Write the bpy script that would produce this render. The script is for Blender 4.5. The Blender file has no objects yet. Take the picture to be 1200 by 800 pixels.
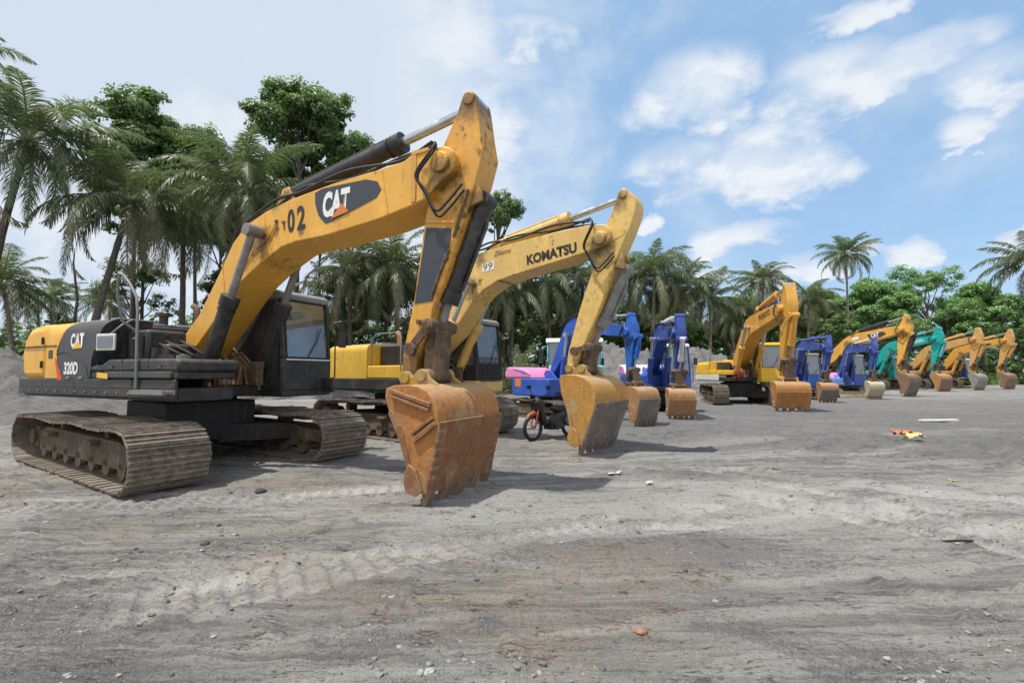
import bpy, bmesh, math, random
import numpy as np
from mathutils import Vector, Matrix
R = math.radians
SC = bpy.context.scene
COL = SC.collection

# ------------------------------------------------------------------ mesh helpers
class MB:
    def __init__(s):
        s.v = []; s.f = []; s.c = None
    def add(s, vs, fs):
        b = len(s.v)
        s.v += [tuple(p) for p in vs]
        s.f += [tuple(b + i for i in f) for f in fs]
        return s
    def box(s, c, d, m=None):
        x, y, z = d[0] / 2, d[1] / 2, d[2] / 2
        vs = [Vector((a * x, b * y, e * z)) for e in (-1, 1) for b in (-1, 1) for a in (-1, 1)]
        if m is not None: vs = [m @ p for p in vs]
        vs = [p + Vector(c) for p in vs]
        return s.add(vs, [(0, 2, 3, 1), (4, 5, 7, 6), (0, 1, 5, 4), (2, 6, 7, 3), (0, 4, 6, 2), (1, 3, 7, 5)])
    def bb(s, x0, x1, y0, y1, z0, z1):
        return s.box(((x0 + x1) / 2, (y0 + y1) / 2, (z0 + z1) / 2), (x1 - x0, y1 - y0, z1 - z0))
    def prism(s, pts, y0, y1):
        n = len(pts)
        vs = [(x, y0, z) for x, z in pts] + [(x, y1, z) for x, z in pts]
        fs = [(i, (i + 1) % n, n + (i + 1) % n, n + i) for i in range(n)]
        return s.add(vs, fs + [tuple(range(n))[::-1], tuple(range(n, 2 * n))])
    def prism_z(s, pts, z0, z1):
        n = len(pts)
        vs = [(x, y, z0) for x, y in pts] + [(x, y, z1) for x, y in pts]
        fs = [(i, (i + 1) % n, n + (i + 1) % n, n + i) for i in range(n)]
        return s.add(vs, fs + [tuple(range(n))[::-1], tuple(range(n, 2 * n))])
    def cyl(s, p0, p1, r0, r1=None, n=16):
        return s.tube([p0, p1], [r0, r0 if r1 is None else r1], n)
    def tube(s, pts, r, n=8, closed=False):
        pts = [Vector(p) for p in pts]
        if not isinstance(r, (list, tuple)): r = [r] * len(pts)
        up = None; rings = []
        for i, p in enumerate(pts):
            t = (pts[min(i + 1, len(pts) - 1)] - pts[max(i - 1, 0)])
            t = t.normalized() if t.length > 1e-9 else Vector((0, 0, 1))
            if up is None:
                up = Vector((0, 0, 1)) if abs(t.z) < .9 else Vector((1, 0, 0))
            a = t.cross(up)
            if a.length < 1e-6: a = t.orthogonal()
            a.normalize(); b = a.cross(t).normalized(); up = b
            rings.append([p + r[i] * (math.cos(2 * math.pi * k / n) * a + math.sin(2 * math.pi * k / n) * b) for k in range(n)])
        vs = [q for g in rings for q in g]; fs = []
        for i in range(len(pts) - 1):
            for k in range(n):
                k2 = (k + 1) % n
                fs.append((i * n + k, (i + 1) * n + k, (i + 1) * n + k2, i * n + k2))
        fs.append(tuple(range(n))); L = (len(pts) - 1) * n
        fs.append(tuple(range(L + n - 1, L - 1, -1)))
        return s.add(vs, fs)
    def ell(s, c, r, nu=12, nv=8, fn=None):
        vs = []; fs = []
        for j in range(nv + 1):
            th = math.pi * j / nv
            for i in range(nu):
                ph = 2 * math.pi * i / nu
                d = Vector((math.sin(th) * math.cos(ph), math.sin(th) * math.sin(ph), math.cos(th)))
                k = fn(d) if fn else 1
                vs.append((c[0] + r[0] * d.x * k, c[1] + r[1] * d.y * k, c[2] + r[2] * d.z * k))
        for j in range(nv):
            for i in range(nu):
                i2 = (i + 1) % nu
                fs.append((j * nu + i, (j + 1) * nu + i, (j + 1) * nu + i2, j * nu + i2))
        return s.add(vs, fs)
    def torus(s, c, ax, R0, r, nu=32, nv=8):
        ax = Vector(ax).normalized(); a = ax.orthogonal().normalized(); b = ax.cross(a)
        vs = []; fs = []
        for i in range(nu):
            ph = 2 * math.pi * i / nu; d = math.cos(ph) * a + math.sin(ph) * b
            for j in range(nv):
                t = 2 * math.pi * j / nv
                vs.append(Vector(c) + d * (R0 + r * math.cos(t)) + ax * r * math.sin(t))
        for i in range(nu):
            for j in range(nv):
                i2 = (i + 1) % nu; j2 = (j + 1) % nv
                fs.append((i * nv + j, i2 * nv + j, i2 * nv + j2, i * nv + j2))
        return s.add(vs, fs)
    def mesh(s, name, sharp=35, smooth=True, fix=True):
        me = bpy.data.meshes.new(name)
        me.from_pydata(s.v, [], s.f)
        if fix:
            bm = bmesh.new(); bm.from_mesh(me)
            bmesh.ops.recalc_face_normals(bm, faces=bm.faces); bm.to_mesh(me); bm.free()
        if smooth:
            me.polygons.foreach_set('use_smooth', [True] * len(me.polygons))
            me.set_sharp_from_angle(angle=R(sharp))
        me.update()
        return me

def link(name, me, mat, parent=None, bevel=0, rz=0, seg=2):
    o = bpy.data.objects.new(name, me); COL.objects.link(o)
    if mat is not None and len(me.materials) == 0: me.materials.append(mat)
    if parent is not None: o.parent = parent
    o.rotation_euler.z = rz
    if bevel:
        b = o.modifiers.new('Bevel', 'BEVEL'); b.width = bevel; b.segments = seg
        b.limit_method = 'ANGLE'; b.angle_limit = R(40); b.harden_normals = False
    return o
def obj(name, mb, mat, parent=None, bevel=0, rz=0, sharp=35, smooth=True):
    return link(name, mb.mesh(name, sharp, smooth), mat, parent, bevel, rz)
def tag(o, label=None, cat=None, group=None, kind=None):
    if label: o['label'] = label
    if cat: o['category'] = cat
    if group: o['group'] = group
    if kind: o['kind'] = kind
    return o
def empty(name, loc, rz=0, k=1):
    o = bpy.data.objects.new(name, None); COL.objects.link(o)
    o.location = loc; o.rotation_euler.z = rz; o.scale = (k, k, k); o.empty_display_size = .2
    return o

# ------------------------------------------------------------------ materials
class NT:
    def __init__(s, name):
        s.m = bpy.data.materials.new(name); s.m.use_nodes = True
        s.t = s.m.node_tree; s.n = s.t.nodes; s.n.clear()
        s.out = s.n.new('ShaderNodeOutputMaterial')
    def new(s, ty, **kw):
        n = s.n.new(ty)
        for k, v in kw.items():
            if k == 'ins':
                for a, b in v.items():
                    s.set(n, a, b)
            else: setattr(n, k, v)
        return n
    def set(s, n, a, b):
        if hasattr(b, 'is_output') or isinstance(b, bpy.types.NodeSocket): s.t.links.new(b, n.inputs[a])
        else: n.inputs[a].default_value = b
    def noise(s, co, scale, detail=6, rough=.55, dist=0):
        return s.new('ShaderNodeTexNoise', ins={'Vector': co, 'Scale': scale, 'Detail': detail, 'Roughness': rough, 'Distortion': dist}).outputs['Fac']
    def map(s, co, sc=(1, 1, 1), rot=(0, 0, 0), loc=(0, 0, 0)):
        return s.new('ShaderNodeMapping', ins={'Vector': co, 'Scale': sc, 'Rotation': rot, 'Location': loc}).outputs['Vector']
    def ramp(s, f, a, b, lo=0., hi=1.):
        return s.new('ShaderNodeMapRange', clamp=True, interpolation_type='SMOOTHSTEP', ins={'Value': f, 'From Min': a, 'From Max': b, 'To Min': lo, 'To Max': hi}).outputs['Result']
    def mix(s, f, a, b, blend='MIX'):
        n = s.new('ShaderNodeMix', data_type='RGBA', blend_type=blend)
        for idx, v in ((0, f), (6, a), (7, b)):
            if isinstance(v, bpy.types.NodeSocket): s.t.links.new(v, n.inputs[idx])
            elif idx == 0: n.inputs[0].default_value = v
            else: n.inputs[idx].default_value = (*v[:3], 1)
        return n.outputs[2]
    def math(s, op, a, b=0., c=None):
        n = s.new('ShaderNodeMath', operation=op)
        for i, v in enumerate((a, b) if c is None else (a, b, c)):
            if isinstance(v, bpy.types.NodeSocket): s.t.links.new(v, n.inputs[i])
            else: n.inputs[i].default_value = v
        return n.outputs[0]
    def bump(s, h, st=.3, d=.02, nrm=None):
        n = s.new('ShaderNodeBump', ins={'Height': h, 'Strength': st, 'Distance': d})
        if nrm is not None: s.t.links.new(nrm, n.inputs['Normal'])
        return n.outputs['Normal']
    def bsdf(s, col, rough=.5, metal=0., nrm=None, **kw):
        b = s.new('ShaderNodeBsdfPrincipled')
        s.set(b, 'Base Color', col if isinstance(col, bpy.types.NodeSocket) else (*col, 1))
        s.set(b, 'Roughness', rough); s.set(b, 'Metallic', metal)
        if nrm is not None: s.set(b, 'Normal', nrm)
        for k, v in kw.items(): s.set(b, k.replace('_', ' '), v)
        return b.outputs[0]
    def done(s, sh):
        s.t.links.new(sh, s.out.inputs['Surface']); return s.m

_cache = {}
def paint(name, base, rust=.15, dirt=.3, rough=.42, dirtcol=(.20, .17, .13), rustcol=(.13, .055, .02), spec=.5, metal=0., stains=(), wear=0., seams=()):
    if name in _cache: return _cache[name]
    t = NT(name)
    co = t.new('ShaderNodeTexCoord').outputs['Object']
    oi = t.new('ShaderNodeObjectInfo').outputs['Random']
    co = t.new('ShaderNodeVectorMath', operation='ADD', ins={0: co}).outputs[0] if False else co
    n1 = t.noise(co, 1.7, 5, .6); n2 = t.noise(co, 9, 8, .65); n3 = t.noise(co, 38, 5, .6)
    st = t.noise(t.map(co, (9, 9, .9)), 1.6, 6, .6)
    fade = t.mix(t.ramp(n1, .3, .7), [c * .84 for c in base], [min(1, c * 1.1) for c in base])
    # dust film: large clouds times fine grain
    dm = t.math('MULTIPLY', t.ramp(n1, .38, .72), t.ramp(n2, .35, .65))
    dm = t.math('MAXIMUM', dm, t.math('MULTIPLY', t.ramp(st, .5, .75), .7))
    geo = t.new('ShaderNodeNewGeometry')
    nz = t.new('ShaderNodeSeparateXYZ', ins={0: geo.outputs['Normal']}).outputs['Z']
    up = t.ramp(nz, .3, .95, 0, .75)
    dm = t.math('MAXIMUM', dm, t.math('MULTIPLY', up, t.ramp(n2, .25, .6)))
    c = t.mix(t.math('MULTIPLY', dm, dirt * 1.5), fade, dirtcol)
    rm = t.math('MULTIPLY', t.ramp(n2, .66 - .3 * rust, .74 - .2 * rust), t.ramp(n1, .42, .62))
    chips = t.ramp(n3, .70 - .12 * rust, .74 - .1 * rust)
    rm = t.math('MAXIMUM', rm, t.math('MULTIPLY', chips, t.ramp(n1, .45, .6)))
    rs = t.math('MULTIPLY', t.ramp(st, .62, .72), min(1, rust * 1.6))
    rm = t.math('MAXIMUM', rm, rs)
    c = t.mix(t.math('MULTIPLY', rm, min(1., rust * 4)), c, rustcol)
    if wear:
        bv = t.new('ShaderNodeBevel', samples=3, ins={'Radius': .022})
        dt = t.new('ShaderNodeVectorMath', operation='DOT_PRODUCT', ins={0: bv.outputs[0], 1: geo.outputs['Normal']}).outputs['Value']
        em = t.math('MULTIPLY', t.ramp(dt, .985, .93), t.ramp(n2, .46, .60))
        c = t.mix(t.math('MULTIPLY', em, wear), c, t.mix(t.ramp(n3, .45, .6), (.09, .05, .03), (.20, .17, .14)))
    if stains:
        wp = t.new('ShaderNodeSeparateXYZ', ins={0: co}); gm = None
        for sx, sz, sr in stains:
            dx = t.math('DIVIDE', t.math('SUBTRACT', wp.outputs[0], sx), sr); dz = t.math('DIVIDE', t.math('SUBTRACT', wp.outputs[2], sz), sr)
            dz = t.math('MULTIPLY', dz, t.math('ADD', .75, t.math('MULTIPLY', t.math('GREATER_THAN', dz, 0.), .9)))
            q = t.math('SUBTRACT', 1., t.math('SQRT', t.math('ADD', t.math('MULTIPLY', dx, dx), t.math('MULTIPLY', dz, dz))))
            gm = q if gm is None else t.math('MAXIMUM', gm, q)
        gm = t.ramp(t.math('ADD', gm, t.math('MULTIPLY', t.math('SUBTRACT', n2, .5), 1.3)), .15, .75)
        c = t.mix(t.math('MULTIPLY', gm, .72), c, (.055, .034, .018))
    rr = t.ramp(t.math('ADD', dm, rm), 0, 1, rough, .85)
    nrm = t.bump(t.math('ADD', n3, t.math('MULTIPLY', n2, 1.5)), .12, .01)
    _cache[name] = t.done(t.bsdf(c, rr, metal, nrm, Specular_IOR_Level=spec))
    return _cache[name]

def rusty(name, base, dark, dusty, worn=0., spots=(.45, .2, .06), mudz=.12, mudcol=(.20, .15, .11), edge=(.34, .24, .16)):
    """bare / rusted steel with caked dirt"""
    t = NT(name)
    co = t.new('ShaderNodeTexCoord').outputs['Object']
    n1 = t.noise(co, 2.2, 6, .6); n2 = t.noise(co, 12, 9, .7); n3 = t.noise(co, 60, 5, .65)
    st = t.noise(t.map(co, (7, 7, 1.1)), 2.2, 8, .65)
    c = t.mix(t.ramp(n1, .35, .65), base, [x * .72 for x in base])
    c = t.mix(t.ramp(st, .45, .68, 0, .8), c, dark)
    c = t.mix(t.math('MULTIPLY', t.ramp(n2, .5, .7), .7), c, spots)
    c = t.mix(t.math('MULTIPLY', t.ramp(t.math('ADD', n1, t.math('MULTIPLY', n2, .5)), .72, .95), .85), c, dusty)
    geo = t.new('ShaderNodeNewGeometry')
    nz = t.new('ShaderNodeSeparateXYZ', ins={0: geo.outputs['Normal']}).outputs['Z']
    c = t.mix(t.math('MULTIPLY', t.ramp(nz, .35, .9), t.ramp(n2, .3, .55, .15, .8)), c, dusty)
    oz = t.new('ShaderNodeSeparateXYZ', ins={0: co}).outputs[2]
    mud = t.ramp(t.math('ADD', oz, t.math('MULTIPLY', t.math('SUBTRACT', n1, .5), 1.1)), mudz + .22, mudz - .08)
    c = t.mix(t.math('MULTIPLY', mud, t.ramp(n2, .32, .55, .25, .95)), c, mudcol)
    bv = t.new('ShaderNodeBevel', samples=3, ins={'Radius': .03})
    dt = t.new('ShaderNodeVectorMath', operation='DOT_PRODUCT', ins={0: bv.outputs[0], 1: geo.outputs['Normal']}).outputs['Value']
    c = t.mix(t.math('MULTIPLY', t.ramp(dt, .985, .92), t.ramp(n2, .42, .6, .1, .7)), c, edge)
    h = t.math('ADD', t.math('MULTIPLY', n2, 1.6), t.math('ADD', t.math('MULTIPLY', n3, .7), st))
    return t.done(t.bsdf(c, t.ramp(n2, .3, .7, .62, .95), .0, t.bump(h, .45, .02), Specular_IOR_Level=.3))

def plain(name, col, rough=.6, metal=0., var=.25, scale=8, bump=.1):
    t = NT(name)
    co = t.new('ShaderNodeTexCoord').outputs['Object']
    n = t.noise(co, scale, 7, .6); n2 = t.noise(co, scale * 6, 4, .6)
    c = t.mix(t.ramp(n, .3, .7), [x * (1 - var) for x in col], [min(1, x * (1 + var)) for x in col])
    return t.done(t.bsdf(c, t.ramp(n, .3, .7, max(0, rough - .1), min(1, rough + .12)), metal, t.bump(t.math('ADD', n, n2), bump, .01)))

def glass(name, tint=(.55, .6, .6), refl=.28, dust=.18):
    t = NT(name)
    co = t.new('ShaderNodeTexCoord').outputs['Object']
    n = t.noise(co, 4, 7, .6)
    tr = t.new('ShaderNodeBsdfTransparent', ins={'Color': (*tint, 1)}).outputs[0]
    gl = t.new('ShaderNodeBsdfGlossy', ins={'Color': (.9, .95, 1, 1), 'Roughness': .04}).outputs[0]
    df = t.new('ShaderNodeBsdfDiffuse', ins={'Color': (.30, .30, .28, 1)}).outputs[0]
    fr = t.new('ShaderNodeFresnel', ins={'IOR': 1.5}).outputs[0]
    m1 = t.new('ShaderNodeMixShader', ins={0: t.math('ADD', fr, refl), 1: tr, 2: gl}).outputs[0]
    m2 = t.new('ShaderNodeMixShader', ins={0: t.ramp(n, .4, .75, dust * .3, dust), 1: m1, 2: df}).outputs[0]
    return t.done(m2)

def flat(name, col, rough=.5, wear=.25, wearcol=(.35, .25, .1)):
    t = NT(name)
    co = t.new('ShaderNodeTexCoord').outputs['Object']
    n = t.noise(co, 14, 8, .65)
    c = t.mix(t.ramp(n, .58, .72, 0, wear), col, wearcol)
    return t.done(t.bsdf(c, rough, 0., None))

def leafmat(name, dark, light, tip=(.25, .22, .1), dry=0.12):
    t = NT(name)
    a = t.new('ShaderNodeAttribute', attribute_name='tint')
    sep = t.new('ShaderNodeSeparateXYZ', ins={0: a.outputs['Vector']})
    oi = t.new('ShaderNodeObjectInfo').outputs['Random']
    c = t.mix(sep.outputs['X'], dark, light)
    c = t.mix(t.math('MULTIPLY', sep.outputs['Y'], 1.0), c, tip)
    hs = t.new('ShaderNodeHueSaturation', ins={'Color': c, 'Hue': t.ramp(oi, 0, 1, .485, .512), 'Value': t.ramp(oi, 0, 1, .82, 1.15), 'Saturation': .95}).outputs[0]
    p = t.new('ShaderNodeBsdfPrincipled', ins={'Base Color': hs, 'Roughness': .42, 'Specular IOR Level': .55}).outputs[0]
    tc = t.mix(.5, hs, (.12, .2, .02))
    tr = t.new('ShaderNodeBsdfTranslucent', ins={'Color': tc}).outputs[0]
    return t.done(t.new('ShaderNodeMixShader', ins={0: .42, 1: p, 2: tr}).outputs[0])

YEL = (.62, .33, .035); 
M = {}
PINS = ((.15, 1.75, .35), (2.13, 3.55, .42), (5.43, 4.0, .42), (5.76, 4.85, .35), (4.9, 1.6, .5), (5.9, 3.62, .38), (2.45, 4.2, .3), (3.0, 3.55, .12), (2.45, 3.62, .14))
M['cat'] = paint('yellow_paint', (.74, .39, .058), rust=.16, dirt=.26, dirtcol=(.33, .22, .10), stains=PINS, wear=.8)
M['cat_stick'] = paint('yellow_paint_worn', (.68, .34, .050), rust=.32, dirt=.42, dirtcol=(.24, .14, .06), stains=PINS, wear=1.)
M['cat_plain'] = paint('yellow_body_paint', (.76, .40, .05), rust=.12, dirt=.2, dirtcol=(.33, .22, .10), wear=.5)
M['catdark'] = paint('charcoal_paint', (.030, .034, .040), rust=.05, dirt=.26, rough=.38, wear=.5)
M['black'] = paint('black_paint', (.016, .016, .019), rust=.08, dirt=.26, rough=.42, wear=.5)
M['blackdull'] = paint('black_frame_paint', (.013, .013, .015), rust=.1, dirt=.22, rough=.6)
M['kom'] = paint('pale_yellow_paint', (.70, .47, .14), rust=.22, dirt=.34, dirtcol=(.34, .24, .11), stains=PINS, wear=.8)
M['kom2'] = paint('lemon_yellow_paint', (.72, .42, .03), rust=.2, dirt=.25)
M['yel5'] = paint('orange_yellow_paint', (.66, .335, .05), rust=.22, dirt=.25, dirtcol=(.33, .22, .10))
M['yel5b'] = paint('lemon_body_paint', (.80, .48, .02), rust=.12, dirt=.15)
M['orange'] = paint('dusty_orange_paint', (.62, .34, .10), rust=.2, dirt=.45, dirtcol=(.38, .24, .14))
M['blue'] = paint('cobalt_paint', (.02, .085, .44), rust=.06, dirt=.22, dirtcol=(.14, .15, .2))
M['blue2'] = paint('bright_blue_paint', (.018, .12, .48), rust=.06, dirt=.2, dirtcol=(.14, .16, .2))
M['navy'] = paint('violet_blue_paint', (.026, .065, .30), rust=.05, dirt=.24, dirtcol=(.16, .15, .24))
M['indigo'] = paint('indigo_paint', (.05, .095, .38), rust=.05, dirt=.22, dirtcol=(.16, .16, .26))
M['pink'] = paint('pink_paint', (.66, .21, .42), rust=.03, dirt=.15, dirtcol=(.5, .35, .4))
M['pale'] = paint('pale_panel_paint', (.60, .56, .62), rust=.03, dirt=.2)
M['sky_blue'] = paint('light_blue_paint', (.16, .32, .68), rust=.03, dirt=.2)
M['teal'] = paint('teal_paint', (.006, .36, .32), rust=.06, dirt=.16, dirtcol=(.15, .2, .18))
M['teal2'] = paint('pale_teal_paint', (.10, .42, .45), rust=.05, dirt=.2)
M['white'] = paint('white_paint', (.72, .72, .70), rust=.1, dirt=.3)
M['greyroof'] = paint('weathered_roof_paint', (.20, .20, .20), rust=.25, dirt=.5, dirtcol=(.32, .3, .27), rough=.6)
M['rail'] = paint('rail_grey_paint', (.18, .18, .18), rust=.1, dirt=.2)
M['chrome'] = plain('chrome_rod', (.55, .57, .58), .25, .9, .1, 6, .02)
M['greyrod'] = plain('dusty_rod', (.22, .215, .21), .5, .3, .2, 6, .05)
M['rubber'] = plain('black_rubber', (.018, .018, .018), .65, 0, .3)
M['belt'] = rusty('track_steel', (.145, .125, .105), (.055, .045, .037), (.265, .24, .205), spots=(.26, .16, .09), mudz=.10, mudcol=(.20, .17, .135), edge=(.36, .29, .215))
M['frame'] = rusty('dusty_track_frame', (.11, .085, .06), (.045, .036, .026), (.21, .17, .12), spots=(.12, .08, .05))
M['bk_rust'] = rusty('rust_orange_bucket', (.43, .19, .06), (.23, .105, .04), (.42, .28, .15), spots=(.32, .125, .035), edge=(.46, .33, .2))
M['bk_wear'] = rusty('dark_rust_bucket', (.26, .115, .048), (.13, .065, .036), (.29, .18, .10), spots=(.35, .16, .06), edge=(.40, .30, .21))
M['bk_ochre'] = rusty('ochre_bucket', (.50, .265, .06), (.33, .17, .05), (.42, .30, .17), spots=(.38, .18, .05))
M['bk_grey'] = rusty('grey_mud_bucket', (.17, .15, .135), (.08, .07, .065), (.24, .21, .18), spots=(.24, .15, .08))
M['bk_tan'] = rusty('tan_bucket', (.42, .21, .085), (.16, .10, .06), (.40, .29, .19), spots=(.35, .17, .06))
M['bk_pale'] = rusty('pale_bucket', (.48, .42, .28), (.30, .25, .17), (.5, .45, .34), spots=(.4, .32, .18))
M['bk_lgrey'] = rusty('light_grey_bucket', (.27, .255, .25), (.18, .16, .15), (.32, .3, .28), spots=(.28, .22, .18))
M['bk_brown'] = rusty('brown_bucket', (.24, .15, .10), (.10, .07, .05), (.30, .22, .16), spots=(.25, .13, .07))
M['link'] = rusty('greasy_link_steel', (.11, .075, .05), (.05, .035, .025), (.22, .15, .09), spots=(.16, .09, .04))
M['yellow_link'] = rusty('scuffed_yellow_steel', (.48, .31, .06), (.22, .13, .04), (.40, .28, .14), spots=(.25, .14, .05))
M['glass'] = glass('cab_glass', (.70, .78, .78), .10, .22)
M['glass_dusty'] = glass('dusty_cab_glass', (.66, .74, .76), .12, .5)
M['glass_dark'] = glass('dark_cab_glass', (.30, .36, .38), .16, .18)
M['seat'] = plain('seat_fabric', (.03, .03, .032), .8)
M['panel'] = flat('slate_decal', (.035, .045, .058), .45, .6, (.12, .12, .12))
M['ltr_white'] = flat('white_decal', (.74, .74, .72), .5, .55, (.4, .4, .4))
M['ltr_black'] = flat('black_decal', (.02, .018, .016), .5, .3, (.3, .18, .05))
M['ltr_brown'] = flat('faded_decal', (.10, .055, .03), .6, .4, (.45, .26, .06))
M['ltr_orange'] = flat('orange_decal', (.62, .17, .03), .5, .25, (.4, .25, .1))
M['ltr_red'] = flat('red_decal', (.70, .055, .02), .5, .15, (.4, .2, .1))
M['ltr_yellow'] = flat('yellow_decal', (.75, .45, .03), .5, .15, (.5, .4, .2))
M['ltr_blue'] = flat('blue_decal', (.04, .16, .5), .5, .15, (.3, .3, .4))

# ------------------------------------------------------------------ lettering
def lettering(name, body, parent, mat, x, z, w, h, y, ang=0, bold=.02, shear=0):
    cu = bpy.data.curves.new('letters', 'FONT'); cu.body = body; cu.size = 1; cu.offset = bold; cu.shear = shear
    cu.resolution_u = 3
    o = bpy.data.objects.new('letters', cu); COL.objects.link(o)
    dg = bpy.context.evaluated_depsgraph_get()
    me = bpy.data.meshes.new_from_object(o.evaluated_get(dg))
    bpy.data.objects.remove(o); bpy.data.curves.remove(cu)
    co = np.array([v.co[:] for v in me.vertices])
    lo, hi = co.min(0), co.max(0)
    a = R(ang)
    for v in me.vertices:
        u = (v.co.x - lo[0]) / (hi[0] - lo[0]) * w; q = (v.co.y - lo[1]) / (hi[1] - lo[1]) * h
        v.co = (x + u * math.cos(a) - q * math.sin(a), y, z + u * math.sin(a) + q * math.cos(a))
    me.name = name
    me.materials.clear()
    return link(name, me, mat, parent)
def decal(name, pts, y, mat, parent, t=.004):
    return obj(name, MB().prism(pts, y - t, y), mat, parent, smooth=False)
# ------------------------------------------------------------------ excavators
def lerp(a, b, t): return a + (b - a) * t
def simil(src0, src1, dst0, dst1):
    a0, a1, b0, b1 = (complex(*p) for p in (src0, src1, dst0, dst1))
    m = (b1 - b0) / (a1 - a0)
    def f(p):
        q = b0 + m * (complex(*p) - a0)
        return (q.real, q.imag)
    f.s = abs(m)
    return f
def arc(c, r, a0, a1, n=6):
    return [(c[0] + r * math.cos(R(lerp(a0, a1, i / n))), c[1] + r * math.sin(R(lerp(a0, a1, i / n)))) for i in range(n + 1)]

def belt_path(tl, th):
    r = (th - .10) / 2; a = tl - r - .05; zc = r + .05
    pts = []
    nb = 30
    for i in range(nb): pts.append((lerp(-a, a, i / nb), .05))
    for i in range(16): t = math.pi * i / 16 - math.pi / 2; pts.append((a + r * math.cos(t), zc + r * math.sin(t)))
    for i in range(nb):
        u = i / nb; sag = -.035 * (math.sin(u * 2.5 * math.pi) ** 2) + .02
        pts.append((lerp(a, -a, u), zc + r + sag * (1 if .04 < u < .96 else .3)))
    for i in range(16): t = math.pi * i / 16 + math.pi / 2; pts.append((-a + r * math.cos(t), zc + r * math.sin(t)))
    return pts, r, a, zc
def crawler(root, side, P, m_belt, m_frame, rz, detail=True):
    tl, th, g, w = P['tl'], P['th'], P['g'], P['w']
    y = side * g
    pts, r, a, zc = belt_path(tl, th)
    P2 = np.array(pts + [pts[0]]); seg = np.linalg.norm(np.diff(P2, axis=0), axis=1); cum = np.concatenate([[0], np.cumsum(seg)])
    tot = cum[-1]; n = int(round(tot / .2)); rnd = random.Random(int(side * 7 + tl * 100))
    mb = MB()
    at = lambda s: np.array([np.interp(s % tot, cum, P2[:, 0]), np.interp(s % tot, cum, P2[:, 1])])
    pit = tot / n
    for i in range(n):
        s = i * pit + .05
        p = at(s); q = at(s + pit * .96)
        ja = rnd.gauss(0, .022); t = (q - p) / np.linalg.norm(q - p); t = np.array([t[0] * math.cos(ja) - t[1] * math.sin(ja), t[0] * math.sin(ja) + t[1] * math.cos(ja)]); nn = np.array([t[1], -t[0]])
        mid = (p + q) / 2; L = np.linalg.norm(q - p)
        dy = rnd.uniform(-.006, .006); ww = w * rnd.uniform(.975, 1.0)
        def pr(u, v): z = mid + t * u + nn * v; return (z[0], z[1])
        mb.prism([pr(-L / 2 - .008, .0), pr(L / 2, -.012), pr(L / 2, .012), pr(-L / 2 - .008, .024)], y - ww / 2 + dy, y + ww / 2 + dy)
        for u, hgt in ((-.38, .052), (0., .046), (.36, .050)):
            h = hgt * rnd.uniform(.7, 1.12)
            mb.prism([pr(u * L - .014, .01), pr(u * L + .014, .01), pr(u * L + .007, h), pr(u * L - .007, h)], y - ww / 2 + dy + .004, y + ww / 2 + dy - .004)
        for yy in (-.085, .085):  # chain link plates inside the shoe
            mb.prism([pr(-L * .55, -.01), pr(L * .55, -.01), pr(L * .5, -.095), pr(-L * .5, -.095)], y + yy - .02, y + yy + .02)
    obj('crawler_belt', mb, m_belt, root, rz=rz, smooth=False)
    f = MB(); yo = side * .0
    f.prism([(-a + .18, .20), (a - .5, .20), (a - .42, .30), (a - .42, .50), (a - .8, .56), (-a + .5, .58), (-a + .15, .50)], y - .2, y + .2)
    f.bb(a - .5, a - .08, y - .17, y + .17, zc - .10, zc + .10)
    for k in range(2):
        x = lerp(-a * .55, a * .35, k); f.bb(x - .07, x + .07, y - .12, y + .12, .55, zc + r - .10)
        f.cyl((x, y - .13, zc + r - .13), (x, y + .13, zc + r - .13), .07, n=12)
    fr = obj('track_frame', f, m_frame, root, bevel=.012, rz=rz)
    if detail:
        for k in range(7):
            x = lerp(-a + .42, a - .58, k / 6)
            mb = MB().cyl((x, y - .17, .20), (x, y + .17, .20), .085, n=14)
            mb.cyl((x, y - .20, .20), (x, y - .13, .20), .115, n=14).cyl((x, y + .13, .20), (x, y + .20, .20), .115, n=14)
            obj('track_roller', mb, m_frame, fr, sharp=50)
        for x in (-a * .55, a * .30):
            obj('step', MB().bb(x - .13, x + .13, y + side * .2, y + side * .32, .47, .53), m_frame, fr, bevel=.01)
    ri = r - .10
    mb = MB().cyl((a, y - .09, zc), (a, y + .09, zc), ri, n=28).cyl((a, y - .13, zc), (a, y + .13, zc), ri * .82, n=24).cyl((a, y - .2, zc), (a, y + .2, zc), .11, n=16)
    obj('idler_wheel', mb, m_frame, fr, sharp=50)
    pts = []
    for k in range(46):
        rr = ri + (.035 if k % 2 else -.03); t = 2 * math.pi * k / 46; pts.append((-a + rr * math.cos(t), zc + rr * math.sin(t)))
    mb = MB().prism(pts, y - .04, y + .04).cyl((-a, y - .2, zc), (-a, y + .24, zc), ri * .72, n=24).cyl((-a, y - side * .05, zc), (-a, y + side * .27, zc), ri * .5, n=20)
    obj('drive_sprocket', mb, m_frame, fr, sharp=50)

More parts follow.
